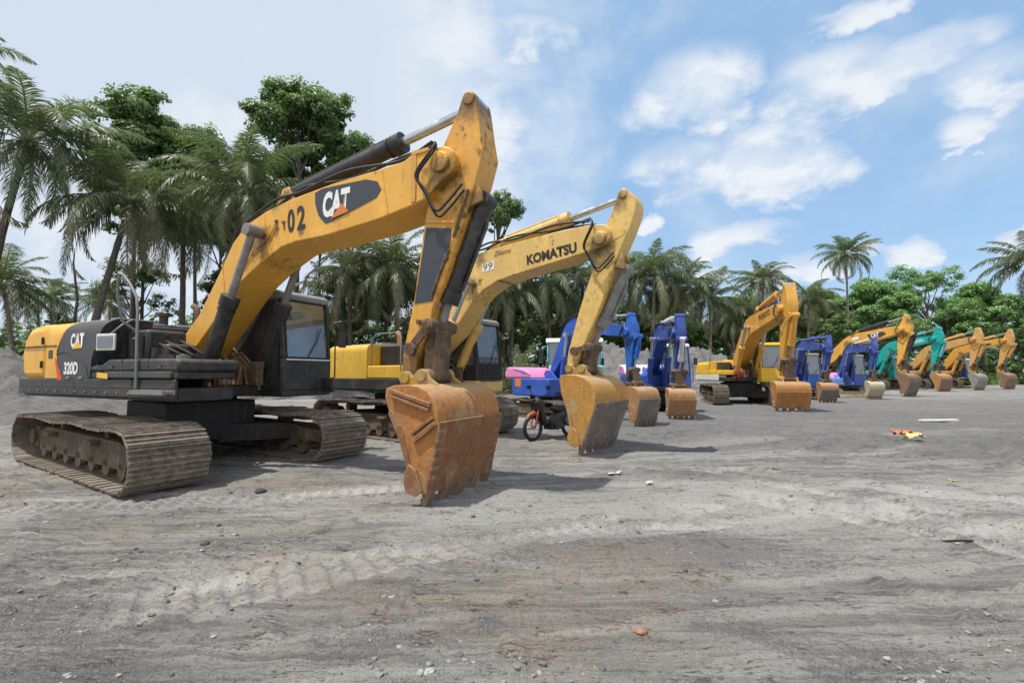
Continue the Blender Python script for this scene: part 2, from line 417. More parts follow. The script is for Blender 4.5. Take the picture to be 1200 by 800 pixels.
ST0 = dict(T=(5.43, 4.08), S=(4.88, 1.40), C=(5.76, 4.93),
    prof=[(5.66, 4.93), (5.60, 4.76), (5.36, 4.32), (5.27, 4.05), (5.15, 3.67), (4.96, 2.43), (4.79, 1.72), (4.77, 1.45), (4.82, 1.33), (4.92, 1.30), (4.99, 1.38),
          (5.02, 1.75), (5.20, 2.03), (5.26, 2.34), (5.38, 2.54), (5.64, 3.23), (5.80, 3.6), (5.97, 4.17), (5.92, 4.45), (5.87, 4.80), (5.84, 4.93), (5.77, 4.99), (5.70, 4.98)])
BK0 = dict(P=(4.88, 1.40), tip=(5.51, .01), link=(5.17, 1.43))
def boom_profile(F, K, T, dep=1.0):
    F, K, T = np.array(F), np.array(K), np.array(T)
    pts = []
    for i in range(9): pts.append(F + (K - F) * i / 9)
    for i in range(13): pts.append(K + (T - K) * i / 12)
    P = np.array(pts)
    for _ in range(3): P[1:-1] = (P[:-2] + P[2:] + 2 * P[1:-1]) / 4
    tg = np.gradient(P, axis=0); tg /= np.linalg.norm(tg, axis=1)[:, None]; nn = np.stack([-tg[:, 1], tg[:, 0]], 1)
    kk = np.interp(np.arange(22), [0, 1.5, 4, 9, 13, 18, 20, 21], [.15, .24, .32, .42, .36, .30, .25, .17]) * dep
    up = [tuple(p + n * d) for p, n, d in zip(P, nn, kk)]; lo = [tuple(p - n * d) for p, n, d in zip(P, nn, kk)]
    a = math.degrees(math.atan2(tg[-1][1], tg[-1][0])); e = arc(tuple(T), kk[-1], a + 80, a - 80, 6)
    a0 = math.degrees(math.atan2(tg[0][1], tg[0][0])); s = arc(tuple(F), kk[0], a0 - 100, a0 - 260, 6)
    return up + e + lo[::-1] + s, P, nn, kk

def make_bucket(root, Pn, tip, wB, mat, mwear, teeth=5, toothmat=None, style=0):
    """bucket hung from pin Pn with its teeth at tip (side view points, machine frame)"""
    f = simil(BK0['P'], BK0['tip'], Pn, tip); h = wB / 2
    out = [(4.98, 1.30), (5.10, 1.335), (5.30, 1.345), (5.44, 1.325), (5.56, 1.275), (5.64, 1.19), (5.695, 1.07), (5.72, .93), (5.70, .80), (5.62, .45), (5.545, .15)]
    side = out + [(5.42, .14), (5.30, .42), (5.20, .70), (5.03, 1.02), (4.965, 1.20)]
    rb = MB()
    outs = [f(p) for p in out]
    O = np.array(outs); tg = np.gradient(O, axis=0); tg /= np.linalg.norm(tg, axis=1)[:, None]; nn = np.stack([tg[:, 1], -tg[:, 0]], 1)
    inn = [tuple(o + n * .035) for o, n in zip(O, nn)]
    rb.prism(outs + inn[::-1], -h + .02, h - .02)
    for sgn in (-1, 1):
        y0, y1 = sorted((sgn * h, sgn * (h - .035)))
        rb.prism([f(p) for p in side], y0, y1)
    b = obj('bucket', rb, mat, root, bevel=.008)
    # side wear strips, rim bars, corner cutters
    for sgn in (-1, 1):
        st = MB(); y0, y1 = sorted((sgn * h, sgn * (h + .045)))
        if style == 0:
            for (p, q, wd) in (((5.06, 1.275), (5.62, 1.125), .045), ((5.07, 1.215), (5.60, 1.07), .035), ((5.37, .80), (5.66, .99), .035), ((5.40, .72), (5.69, .93), .05)):
                d = np.array([q[0] - p[0], q[1] - p[1]]); d /= np.linalg.norm(d); n = np.array([-d[1], d[0]]) * wd / 2
                st.prism([f(p + n), f(q + n), f(q - n), f(p - n)], y0, y1)
        st.prism([f(p) for p in ((5.03, 1.02), (5.20, .70), (5.30, .42), (5.36, .42), (5.26, .74), (5.08, 1.06))], *sorted((sgn * h, sgn * (h + .02))))
        st.prism([f(p) for p in ((5.285, .36), (5.34, .46), (5.44, .40), (5.53, .18), (5.44, .12), (5.36, .13), (5.30, .17), (5.275, .25))], *sorted((sgn * h, sgn * (h + .035))))
        obj('side_plate', st, mat if style else mwear, b, bevel=.006)
    w = MB()   # thick lower wear plate with ribs
    lo = [(5.727, .945), (5.706, .80), (5.626, .45), (5.555, .15)]
    L = [f(p) for p in lo]; L2 = [f((x + .02, z - .006)) for x, z in lo]
    w.prism(L + L2[::-1], -h - .012, h + .012)
    for k in range(6):
        t = .1 + k * .145; x, z = lerp(5.722, 5.565, t), lerp(.90, .2, t)
        p0, p1 = f((x + .018, z + .028)), f((x + .034, z)); p2 = f((x + .012, z - .028))
        for sg in (-1, 1): w.prism([p0, p1, p2], *sorted((sg * (h + .014), sg * (h - .13))))
    obj('wear_plate', w, mwear, b, bevel=.004)
    for k in range(teeth):
        y = lerp(-h + .08, h - .08, k / (teeth - 1)); tw = .075 + .02 * ((k * 7) % 3 - 1) if teeth < 7 else .04
        t = MB().prism([f(p) for p in ((5.52, .34), (5.625, .32), (5.60, .16), (5.53, .0), (5.49, .0), (5.49, .13), (5.49, .28))], y - tw, y + tw)
        obj('tooth', t, toothmat or mwear, b, bevel=.01)
    ears = MB()
    for y in (-.27, .27):
        ears.prism([f(p) for p in ((4.90, 1.26), (4.83, 1.36), (4.85, 1.46), (4.93, 1.48), (5.02, 1.43), (5.09, 1.50), (5.16, 1.53), (5.23, 1.50), (5.27, 1.42), (5.40, 1.335), (5.2, 1.30))], y - .03, y + .03)
    for y0, y1 in ((-.33, -.2), (.2, .33)):
        for c in ((4.91, 1.42), (5.165, 1.45)):
            q = f(c); ears.cyl((q[0], y0, q[1]), (q[0], y1, q[1]), .075, n=16)
    obj('bucket_ear', ears, P_ear[0], b, bevel=.006)
    return f
P_ear = [M['yellow_link']]

def ram(root, name, p0, p1, y, rb, frac, mb_mat, rod_mat, lean=0):
    """hydraulic cylinder: barrel from p0, rod to p1 (side view points)"""
    a = Vector((p0[0], y, p0[1])); b = Vector((p1[0], y + lean, p1[1])); d = (b - a)
    m = a + d * frac
    mb = MB().cyl(a, m, rb, n=18)
    e = d.normalized()
    mb.cyl(m - e * .16, m + e * .01, rb * 1.2, n=18).cyl(m - e * .24, m - e * .20, rb * 1.12, n=18)
    mb.cyl(a + Vector((0, -rb * 1.1, 0)), a + Vector((0, rb * 1.1, 0)), rb * .85, n=14)
    side = Vector((-e.z, 0, e.x)) * rb * 1.25
    mb.tube([a + side * .6 + e * .15, a + side + e * .3, m + side - e * .25, m + side * .7 - e * .1], .022, 6)
    o = obj(name, mb, mb_mat, root, sharp=50)
    r = MB().cyl(m - e * .02, b, rb * .52, n=14).cyl(b + Vector((0, -rb * 1.05, 0)), b + Vector((0, rb * 1.05, 0)), rb * .8, n=14)
    obj('cylinder_rod', r, rod_mat, o, sharp=50)
    return o

def hose(parent, pts, r=.018, mat=None, n=6):
    P = np.array(pts, float); k = len(P); out = []
    for i in range(k - 1):   # catmull-rom
        p0, p1, p2, p3 = P[max(i - 1, 0)], P[i], P[i + 1], P[min(i + 2, k - 1)]
        for j in range(6):
            t = j / 6
            out.append(.5 * ((2 * p1) + (-p0 + p2) * t + (2 * p0 - 5 * p1 + 4 * p2 - p3) * t * t + (-p0 + 3 * p1 - 3 * p2 + p3) * t ** 3))
    out.append(P[-1])
    return obj('hydraulic_hose', MB().tube([tuple(p) for p in out], r, n), mat or M['rubber'], parent, sharp=80)

def make_cab(root, x0, x1, y0, y1, z0, z1, mat, mroof, gl, strip=None, slope=.12, guard=False, rearglass=True):
    zb = z0 + (z1 - z0) * .36; zt = z1 - .16; p = .065
    mb = MB()
    mb.bb(x0, x1, y0, y1, z0, z0 + .10)
    mb.bb(x1 - .05, x1, y0, y1, z0 + .10, zb)                         # front lower wall
    for y in (y0, y1 - .05): mb.bb(x0, x1 - .05, y, y + .05, z0 + .10, zb)
    mb.bb(x0, x0 + .05, y0 + .05, y1 - .05, z0 + .10, zb + .2)
    for y in (y0, y1 - p):
        mb.prism([(x1 - .10, zb), (x1, zb), (x1 - slope, zt), (x1 - slope - .09, zt)], y, y + p)
        mb.bb(x0, x0 + .10, y, y + p, zb, zt)
        xm = lerp(x0, x1, .42); mb.bb(xm - .045, xm + .045, y, y + p, zb, zt)
    o = obj('cab', mb, mat, root, bevel=.02)
    rf = MB().prism([(x0 - .02, zt), (x1 - slope + .03, zt), (x1 - slope + .01, z1 - .05), (x1 - slope - .1, z1), (x0 + .08, z1), (x0 - .02, z1 - .06)], y0 - .015, y1 + .015)
    obj('cab_roof', rf, mroof, o, bevel=.03)
    obj('windscreen', MB().prism([(x1 - .035, zb), (x1 - .02, zb), (x1 - slope - .02, zt), (x1 - slope - .035, zt)], y0 + p, y1 - p), gl, o, smooth=False)
    for y in (y0 + .025, y1 - .035):
        obj('side_window', MB().prism([(x0 + .10, zb), (x1 - .10, zb), (x1 - slope - .09, zt), (x0 + .10, zt)], y, y + .01), gl, o, smooth=False)
    if rearglass: obj('rear_window', MB().bb(x0 + .03, x0 + .04, y0 + p, y1 - p, zb + .2, zt), gl, o, smooth=False)
    s = MB().bb(x0 + .35, x0 + .85, y0 + .25, y1 - .25, z0 + .35, z0 + .55)
    s.prism([(x0 + .30, z0 + .5), (x0 + .44, z0 + .5), (x0 + .36, z0 + 1.2), (x0 + .22, z0 + 1.2)], y0 + .27, y1 - .27)
    obj('driver_seat', s, M['seat'], o, bevel=.04)
    lv = MB()
    for y in (y0 + .18, y1 - .18):
        lv.bb(x0 + .4, x0 + 1.0, y - .06, y + .06, z0 + .5, z0 + .68).cyl((x0 + .95, y, z0 + .68), (x0 + 1.02, y, z0 + .95), .015, n=6).ell((x0 + 1.02, y, z0 + .97), (.03, .03, .045), 8, 6)
    lv.bb(x1 - .22, x1 - .12, y0 + .08, y0 + .2, zb - .1, zb + .35)
    obj('control_lever', lv, M['seat'], o, smooth=False)
    sl = MB().tube([(x1 + .002, y0 + p, zb + .01), (x1 + .002, y1 - p, zb + .01), (x1 - slope + .004, y1 - p, zt - .01), (x1 - slope + .004, y0 + p, zt - .01), (x1 + .002, y0 + p, zb + .01)], .014, 5)
    sl.tube([(x1 - .01, (y0 + y1) / 2, zb + .02), (x1 - .03, (y0 + y1) / 2 + .2, zb + .3), (x1 - .05, (y0 + y1) / 2 + .3, zb + .55)], .009, 5)
    obj('window_seal', sl, M['rubber'], o, smooth=False)
    if strip is not None:
        obj('cab_base_panel', MB().bb(x0 - .02, x1 + .012, y0 - .012, y1 + .012, z0 - .02, z0 + .26), strip, o, bevel=.02)
    if guard:
        g = MB()
        for k in range(9):
            y = lerp(y0 + .1, y1 - .1, k / 8); g.cyl((x1 + .03, y, zb - .42), (x1 + .02, y, zb + .18), .008, n=5)
        for k in range(6):
            z = lerp(zb - .42, zb + .18, k / 5); g.cyl((x1 + .03, y0 + .1, z), (x1 + .03, y1 - .1, z), .008, n=5)
        obj('window_guard', g, M['black'], o, smooth=False)
    # mirror on an arm and a grab rail
    mr = MB().tube([(x1 - .1, y1, zt - .35), (x1 + .12, y1 + .12, zt - .3), (x1 + .12, y1 + .14, zt - .5)], .014, 6)
    mr.box((x1 + .12, y1 + .15, zt - .65), (.03, .16, .3))
    obj('cab_mirror', mr, M['black'], o, sharp=50)
    obj('grab_rail', MB().tube([(x1 - .02, y1 + .01, z0 + .3), (x1 + .04, y1 + .06, z0 + .33), (x1 + .03, y1 + .06, zb + .35), (x1 - .05, y1 + .01, zb + .38)], .015, 6), M['black'], o, sharp=80)
    return o

def undercarriage(root, P, rz, m_belt, m_frame):
    for s in (-1, 1): crawler(root, s, P, m_belt, m_frame, rz, P.get('detail', True))
    g, th = P['g'], P['th']; z1 = P['deck'] - .16
    c = MB().bb(-.75, .75, -.7, .7, .36, z1 - .02)
    for s in (-1, 1):
        for sx in (-1, 1):
            c.prism_z([(sx * .1, 0), (sx * .72, s * .1), (sx * 1.25, s * (g - .19)), (sx * .55, s * (g - .19))], .30, .60)
    obj('carbody', c, M['blackdull'], root, bevel=.02, rz=rz)
    obj('swing_bearing', MB().cyl((0, 0, z1 - .1), (0, 0, P['deck'] + .01), .68, n=40), M['blackdull'], root, sharp=50)

def linkage(root, f, Hp, mat, mcyl, mrod, hinge, rb=.105, frac=.64, bf=None):
    """bucket cylinder on the front of the stick, guide links and bucket link"""
    ram(root, 'bucket_cylinder', hinge, Hp, 0, rb, frac, mcyl, mrod)
    g = f((4.95, 1.78)); l = bf(BK0['link'])
    gl = MB()
    for y in (-.25, .25):
        d = np.array([Hp[0] - g[0], Hp[1] - g[1]]); d /= np.linalg.norm(d); n = np.array([-d[1], d[0]]) * .055
        gl.prism([tuple(np.array(g) + n), tuple(np.array(Hp) + n), tuple(np.array(Hp) - n), tuple(np.array(g) - n)], y - .022, y + .022)
        for q in (g, Hp): gl.cyl((q[0], y - .04, q[1]), (q[0], y + .04, q[1]), .085, n=14)
    gl.cyl((Hp[0], -.31, Hp[1]), (Hp[0], .31, Hp[1]), .06, n=14).cyl((g[0], -.28, g[1]), (g[0], .28, g[1]), .05, n=12)
    obj('guide_link', gl, mat, root, bevel=.006)
    d = np.array([l[0] - Hp[0], l[1] - Hp[1]]); d /= np.linalg.norm(d); n = np.array([-d[1], d[0]]) * .085
    bl = MB().prism([tuple(np.array(Hp) + n), tuple(np.array(l) + n), tuple(np.array(l) - n), tuple(np.array(Hp) - n)], -.17, .17)
    for q in (l, Hp): bl.cyl((q[0], -.21, q[1]), (q[0], .21, q[1]), .10, n=16)
    obj('bucket_link', bl, mat, root, bevel=.012)

def front_gear(root, P):
    """boom, stick, bucket, rams and hoses from the side-view points in P"""
    F, T, S = P['F'], P['T'], P['S']; hw = P.get('hw', .30)
    C = P.get('C') or simil(ST0['T'], ST0['S'], T, S)(ST0['C'])
    if 'boom_prof' in P: prof = P['boom_prof']
    else: prof, ctr, nn, kk = boom_profile(F, P['K'], T, P.get('dep', 1.))
    b = MB().prism(prof, -hw, hw)
    for q, rr, e in ((F, .15, .12), (T, .13, .05)): b.cyl((q[0], -hw - e, q[1]), (q[0], hw + e, q[1]), rr, n=20)
    boom = obj('boom', b, P['m_boom'], root, bevel=.015, sharp=28)
    f = simil(ST0['T'], ST0['S'], T, S)
    sp = P.get('stick_prof') or [f(p) for p in ST0['prof']]
    sw = P.get('sw', .2)
    s = MB().prism(sp, -sw, sw)
    s.cyl((S[0], -sw - .04, S[1]), (S[0], sw + .04, S[1]), .11, n=18)
    s.cyl((C[0], -sw - .02, C[1]), (C[0], sw + .02, C[1]), .085, n=16)
    stick = obj('stick', s, P['m_stick'], root, bevel=.015, sharp=28)
    P_ear[0] = P.get('m_ear', M['yellow_link'])
    bf = make_bucket(root, P.get('BP', S), P['tip'], P['wB'], P['m_bucket'], P['m_wear'], P.get('teeth', 5), P.get('m_tooth'), P.get('style', 0))
    # boom rams on both sides
    at = P['boom_ram']; base = P.get('ram_base', (.98, P['deck'] + .06))
    for y in (-hw - .15, hw + .15): ram(root, 'boom_cylinder', base, at, y, .115, P.get('ramfrac', .62), P['m_ram'], P['m_rod'])
    boss = MB().cyl((at[0], -hw - .25, at[1]), (at[0], hw + .25, at[1]), .06, n=16)
    obj('boom_cylinder_pin', boss, M['link'], boom, sharp=50)
    sb = P['stick_ram']
    br = MB()
    for y in (-.13, .13): br.prism([(sb[0] - .28, sb[1] - .30), (sb[0] - .06, sb[1] + .06), (sb[0] + .07, sb[1] + .07), (sb[0] + .25, sb[1] - .25)], y - .03, y + .03)
    obj('ram_bracket', br, P['m_boom'], boom, bevel=.01)
    ram(root, 'stick_cylinder', sb, C, 0, P.get('srb', .12), P.get('sfrac', .64), P['m_sram'], P['m_srod'])
    Hp = P.get('Hp') or f((5.23, 2.08)); hi = P.get('hinge') or f((6.02, 3.70))
    hb = MB()
    hh = np.array(hi); ax = np.array(f((5.80, 3.9))) ; ay = np.array(f((5.70, 3.5)))
    for y in (-.15, .15): hb.prism([tuple(ax), tuple(hh + [.03, .06]), tuple(hh + [.05, -.05]), tuple(ay)], y - .025, y + .025)
    obj('cylinder_hinge', hb, P['m_stick'], stick, bevel=.01)
    linkage(root, f, Hp, P.get('m_link', M['link']), P['m_bram'], P.get('m_brod', M['greyrod']), hi, P.get('brb', .11), P.get('bfrac', .66), bf)
    # hoses along the boom top and looping over the boom end to the stick
    n = len(prof)
    up = P.get('hose_line')
    if up is None:
        up = [tuple(ctr[i] + nn[i] * (kk[i] + .05)) for i in range(6, 21, 2)]
    for y in (-.17, -.10, .14):
        hose(boom, [(p[0], y - .08 + .03 * math.sin(i * 2.1 + y * 30), p[1] + .015 + .09 * math.sin(i * 1.7 + y * 20) ** 4) for i, p in enumerate(up)], .022)
    e = up[-1]; q = f((5.25, 3.55)); q2 = f((5.66, 3.62)); q0 = f((5.18, 3.95))
    for y, dz in ((-hw - .045, 0), (-hw - .09, .06)):
        hose(stick, [(e[0] - .2, -.15, e[1] + .02), (e[0], -.22, e[1] + .06), (e[0] + .12, y, e[1] - .12), (q0[0] - .05, y - .02, q0[1]), (q[0] - .02, y + .02, q[1] + dz + .15), (q[0] + .14, y + .05, q[1] - .14 + dz), (q2[0] - .12, y + .08, q2[1] - .12 + dz), (q2[0] + .08, y + .1, q2[1] + .08 + dz)], .017)
    return boom, stick, f, bf

def house(root, P):
    """turntable deck, counterweight, engine covers, tank and boom brackets"""
    d = P['deck']; xf = P.get('xf', 1.75); hy = 1.37; xr = P.get('xr', -2.5); top = P.get('top', 2.25)
    dk = MB().prism_z([(xr + .1, -hy + .05), (xf, -hy + .05), (xf, -.55), (1.15, -.5), (1.15, .5), (1.6, .5), (1.6, hy - .05), (xr + .1, hy - .05)], d - .10, d + .08)
    deck = obj('deck', dk, M['blackdull'], root, bevel=.02)
    for y in (-hy - .005, hy - .045): obj('side_skirt', MB().bb(xr + .02, xf + .01, y, y + .05, d - .06, d + .2), P['m_skirt'], deck, bevel=.015)
    br = MB()
    for y in (-.46, .40): br.prism([(-.45, d), (1.2, d), (1.12, d + .25), (.45, 1.92), (.28, 2.02), (.02, 2.02), (-.14, 1.88), (-.3, d + .3)], y, y + .06)
    br.bb(-.2, .9, -.4, .4, d + .08, d + .16)
    obj('boom_bracket', br, P['m_bracket'], deck, bevel=.01)
    v = MB(); rnd = random.Random(5)   # valves and pipes between the brackets
    for k in range(7):
        x, y = rnd.uniform(.75, 1.3), rnd.uniform(-.3, .5); v.bb(x - .09, x + .09, y - .06, y + .06, d + .08, d + .25 + rnd.random() * .25)
    for k in range(8):
        y = -.3 + k * .08; v.tube([(1.2 + .05 * math.sin(k), y, d + .1), (1.12 + .1 * math.sin(k * 2), y + .03, d + .38), (.9, y, d + .55 + .1 * math.sin(k * 3)), (.6, y * .6, d + .5)], .025, 6)
    obj('control_valve', v, M['link'], deck, smooth=False)
    if P.get('rad'):
        pass
    # counterweight
    cz = P.get('cwz', top - .15)
    prof = [(xr + .06, d + .15), (xr, d + .35), (xr - .05, lerp(d, cz, .62)), (xr + .02, cz - .12), (xr + .22, cz + .05), (xr + .5, cz + .1), (-1.75, cz + .1), (-1.75, d + .15)]
    cw = obj('counterweight', MB().prism(prof, -hy + .01, hy - .01), P['m_cw'], root, bevel=.14)
    return deck, cw
def skin_block(sec, x0f, x1f):
    n = len(sec)
    vs = [(x0f(z), y, z) for y, z in sec] + [(x1f(z), y, z) for y, z in sec]
    mb = MB()
    return mb.add(vs, [(i, (i + 1) % n, n + (i + 1) % n, n + i) for i in range(n)] + [tuple(range(n))[::-1], tuple(range(n, 2 * n))])
def rsec(y0, y1, z0, z1, r=.2, n=6):
    zs = [(y0, lerp(z0, z1 - r, i / 8)) for i in range(9)]
    return zs + [(y0 + r - r * math.cos(math.pi / 2 * i / n), z1 - r + r * math.sin(math.pi / 2 * i / n)) for i in range(1, n + 1)] + [(y1, z1), (y1, z0)]
def interp(zs, xs): return lambda z: float(np.interp(z, zs, xs))

def machine(P):
    root = empty('excavator', (P['x'], P['y'], P.get('z', 0.)), R(P['yaw']), P['k'])
    tag(root, P['label'], 'excavator', P.get('group', 'excavators parked in a row on the yard'))
    undercarriage(root, P, R(P.get('dyaw', 0)), P.get('m_belt', M['belt']), P.get('m_frame', M['frame']))
    return root

# ---- 1: big yellow machine with the slate panels
P = dict(x=-5.62, y=8.40, yaw=-26.1, k=1, dyaw=-6.8, tl=2.56, th=.80, g=1.285, w=.91, deck=1.19,
    label='large yellow and black excavator with 02 on its boom beside the grey sand heap',
    xf=1.95, xr=-2.72, top=2.31, cwz=2.21, m_skirt=M['black'], m_bracket=M['yellow_link'], m_cw=M['cat_plain'],
    F=(.15, 1.824), T=(5.43, 4.08), S=(4.88, 1.40), C=(5.76, 4.88), hw=.32,
    boom_prof=[(.02, 1.95), (.13, 2.02), (.62, 2.44), (1.11, 3.08), (1.44, 3.56), (1.75, 3.80), (2.2, 3.95), (2.8, 4.06), (3.6, 4.14), (4.4, 4.18), (4.85, 4.21), (4.97, 4.27), (5.3, 4.29)]
        + arc((5.43, 4.08), .21, 85, -80, 6) + [(5.2, 3.66), (4.97, 3.60), (4.4, 3.5), (3.46, 3.41), (2.9, 3.40), (2.59, 3.36), (2.1, 3.15), (1.64, 2.88), (.93, 2.22), (.35, 1.70)] + arc((.15, 1.824), .17, 310, 150, 5),
    m_boom=M['cat'], m_stick=M['cat_stick'], m_bucket=M['bk_rust'], m_wear=M['bk_wear'], wB=1.45, tip=(5.51, .01), teeth=5,
    boom_ram=(2.13, 3.62), ram_base=(.98, 1.20), ramfrac=.60, m_ram=M['black'], m_rod=M['greyrod'],
    stick_ram=(2.42, 4.28), m_sram=M['black'], m_srod=M['chrome'], sfrac=.645, m_bram=M['black'], hinge=(5.90, 3.62), Hp=(5.22, 2.07), brb=.108, bfrac=.80,
    hose_line=[(1.05, 3.12), (1.45, 3.66), (1.8, 3.90), (2.3, 4.05), (2.9, 4.15), (3.8, 4.22), (4.7, 4.26), (5.25, 4.36)])
r1 = machine(P)
deck, cw = house(r1, P)
bz = [1.33, 1.5, 1.66, 1.85, 2.0, 2.15, 2.31]; bx = [-1.13, -1.24, -1.36, -1.40, -1.30, -1.17, -1.05]
sec = rsec(-1.37, -.72, 1.395, 2.31, .2)
rd = obj('rear_door', skin_block(sec, lambda z: -1.752, interp(bz, bx)), M['cat_plain'], r1, sharp=30)
obj('door_seam', MB().bb(-2.6, -1.40, -1.378, -1.36, 1.915, 1.935), M['blackdull'], rd, smooth=False)
obj('door_latch', MB().bb(-1.66, -1.52, -1.38, -1.36, 1.72, 1.86), M['catdark'], rd, bevel=.008)
sp = obj('side_panel', skin_block(sec, lambda z: interp(bz, bx)(z) + .006, interp([1.33, 1.7, 1.95, 2.15, 2.31], [-.28, -.26, -.12, .0, .10])), M['catdark'], r1, sharp=30)
decal('red_stripe', [(-1.44, 1.75), (-1.385, 1.70), (-1.25, 1.50), (-1.155, 1.37), (-1.29, 1.37)], -1.374, M['ltr_red'], rd)
lettering('maker_letters', 'CAT', sp, M['ltr_white'], -.93, 1.88, .42, .23, -1.375, 0, .045)
decal('orange_triangle', [(-.86, 1.86), (-.55, 1.87), (-.70, 1.98)], -1.377, M['ltr_yellow'], sp)
lettering('model_letters', '320D', sp, M['ltr_white'], -1.10, 1.455, .45, .20, -1.375, 0, .04)
tk = obj('fuel_tank', MB().bb(-.268, 1.98, -1.36, -.55, 1.395, 1.50), M['black'], r1, bevel=.02)
tb = MB().prism([(-.268, 1.50), (-.268, 1.58), (.05, 1.60), (.25, 1.68), (1.98, 1.67), (2.02, 1.62), (2.02, 1.50)], -1.375, -.52)
obj('tool_box', tb, M['black'], r1, bevel=.035)
obj('toolbox_shelf', MB().prism([(.1, 1.41), (.22, 1.50), (1.9, 1.50), (1.9, 1.41)], -1.40, -1.35), M['catdark'], tk, bevel=.01)
decal('yellow_label', [(.02, 1.41), (.33, 1.39), (.33, 1.47), (.02, 1.49)], -1.405, M['ltr_yellow'], tk)
sg = MB()
for k in range(12): sg.bb(1.2 + k * .065, 1.235 + k * .065, -1.52, -1.37, 1.21, 1.235)
sg.bb(1.18, 1.98, -1.53, -1.50, 1.19, 1.25).bb(1.18, 1.98, -1.39, -1.37, 1.19, 1.25)
obj('step_plate', sg, M['rail'], r1, smooth=False)
hd = MB().bb(-1.752, -.46, -.73, 1.3, 1.40, 2.30); hd.bb(-.46, .62, -1.06, -.48, 1.64, 2.14).bb(.62, .95, -.95, -.5, 1.64, 1.92)
hood = obj('engine_hood', hd, M['black'], r1, bevel=.05)
tp = MB().bb(-1.5, -.6, -1.1, 1.1, 2.32, 2.345).bb(-1.35, -.95, -.55, .0, 2.34, 2.43).bb(-.85, -.65, -.9, -.4, 2.34, 2.40).bb(-1.6, -1.1, .3, .8, 2.34, 2.41)
obj('hood_cover', tp, M['greyroof'], hood, bevel=.015)
obj('exhaust_pipe', MB().tube([(-.9, .55, 2.3), (-.9, .55, 2.62), (-.95, .55, 2.74), (-1.05, .55, 2.80)], .06, 12), M['link'], hood, sharp=60)
pc = MB().cyl((-.72, -.15, 2.34), (-.72, -.15, 2.5), .07, n=14).cyl((-.72, -.15, 2.5), (-.72, -.15, 2.56), .11, n=16)
obj('air_cleaner', pc, M['black'], hood, sharp=50)
fr = MB().bb(-.52, -.44, -1.0, -.5, 1.7, 2.2).bb(-.455, -.44, -.55, .9, 1.5, 2.15)
for k in range(5): fr.bb(-.445, -.43, -.5 + k * .28, -.32 + k * .28, 1.75, 2.1)
obj('hood_front', fr, M['catdark'], hood, bevel=.01)
hr = MB().tube([(1.09, -1.40, 1.26), (1.05, -1.40, 1.92), (1.01, -1.39, 2.35), (.92, -1.37, 2.57), (.72, -1.37, 2.78), (.54, -1.37, 2.92), (.46, -1.37, 2.94), (.40, -1.37, 2.87), (.37, -1.36, 2.65), (.40, -1.3, 2.26), (.42, -1.1, 2.1)], .02, 8)
hr.tube([(1.04, -1.39, 1.98), (.8, -1.33, 1.97), (.5, -1.15, 1.98)], .013, 8)
obj('handrail', hr, M['rail'], r1, sharp=80)
mi = MB().box((.17, -1.38, 1.94), (.40, .03, .25), Matrix.Rotation(R(8), 3, 'Z'))
ob = obj('rear_mirror', mi, M['white'], r1, bevel=.01)
obj('mirror_glass', MB().box((.173, -1.398, 1.94), (.33, .012, .18), Matrix.Rotation(R(8), 3, 'Z')), M['glass_dark'], ob, smooth=False)
obj('mirror_arm', MB().tube([(.22, -1.36, 2.05), (.30, -1.25, 2.2), (.05, -1.0, 2.32)], .015, 6), M['rail'], ob, sharp=80)
# seams, hinges, bolts, louvres and pipework of the large machine
sm = MB().tube([(-1.39, -1.374, 1.78), (-1.2, -1.374, 1.81), (-.99, -1.374, 1.80), (-.64, -1.374, 1.70), (-.42, -1.374, 1.58), (-.33, -1.374, 1.45), (-.31, -1.374, 1.40)], .008, 6)
obj('panel_seam', sm, M['blackdull'], sp, smooth=False)
for x in (-.95, -.55): obj('door_handle', MB().bb(x - .06, x + .06, -1.385, -1.365, 1.385, 1.42), M['rail'], sp, bevel=.006)
for z in (1.62, 2.02): obj('door_hinge', MB().cyl((-1.90, -1.375, z - .06), (-1.90, -1.375, z + .06), .018, n=8), M['blackdull'], rd, sharp=50)
bt = MB()
for k in range(15): x = -2.55 + k * .31; bt.cyl((x, -1.392, 1.19), (x, -1.372, 1.19), .016, n=8)
obj('bolt_row', bt, M['rail'], deck, smooth=False)['kind'] = 'stuff'
sk2 = MB().bb(-2.66, 1.92, -1.383, -1.371, 1.275, 1.29).bb(-.75, -.735, -1.383, -1.371, 1.13, 1.38).bb(.9, .915, -1.383, -1.371, 1.13, 1.38)
obj('skirt_seam', sk2, M['catdark'], deck, smooth=False)
lv = MB()
for k in range(9): lv.box((-.255 + .0, -1.0 + k * .05, 1.85), (.02, .03, .34), Matrix.Rotation(R(0), 3, 'Z'))
obj('louvre', lv, M['catdark'], hood, smooth=False)
pw = MB()
for k, (y, z) in enumerate(((-.95, 1.72), (-.85, 1.76), (-.75, 1.72), (-.65, 1.78))):
    pw.tube([(.6, y, z + .1), (.75, y, z + .2), (.95, y + .03, z + .12), (1.1, y * .8, z), (1.2, -.45, 1.68)], .02, 6)
pw.bb(.2, .55, -1.09, -1.05, 1.72, 2.05).bb(-.25, .1, -1.09, -1.05, 1.72, 2.05).cyl((.7, -.95, 1.66), (.7, -.95, 1.86), .08, n=14).bb(1.1, 1.5, -1.15, -.75, 1.67, 1.74)
obj('pipework', pw, M['blackdull'], hood, sharp=50)
obj('tank_cap', MB().cyl((1.55, -1.05, 1.67), (1.55, -1.05, 1.73), .09, n=18).bb(1.5, 1.6, -1.07, -1.03, 1.73, 1.75), M['rail'], tk, sharp=50)
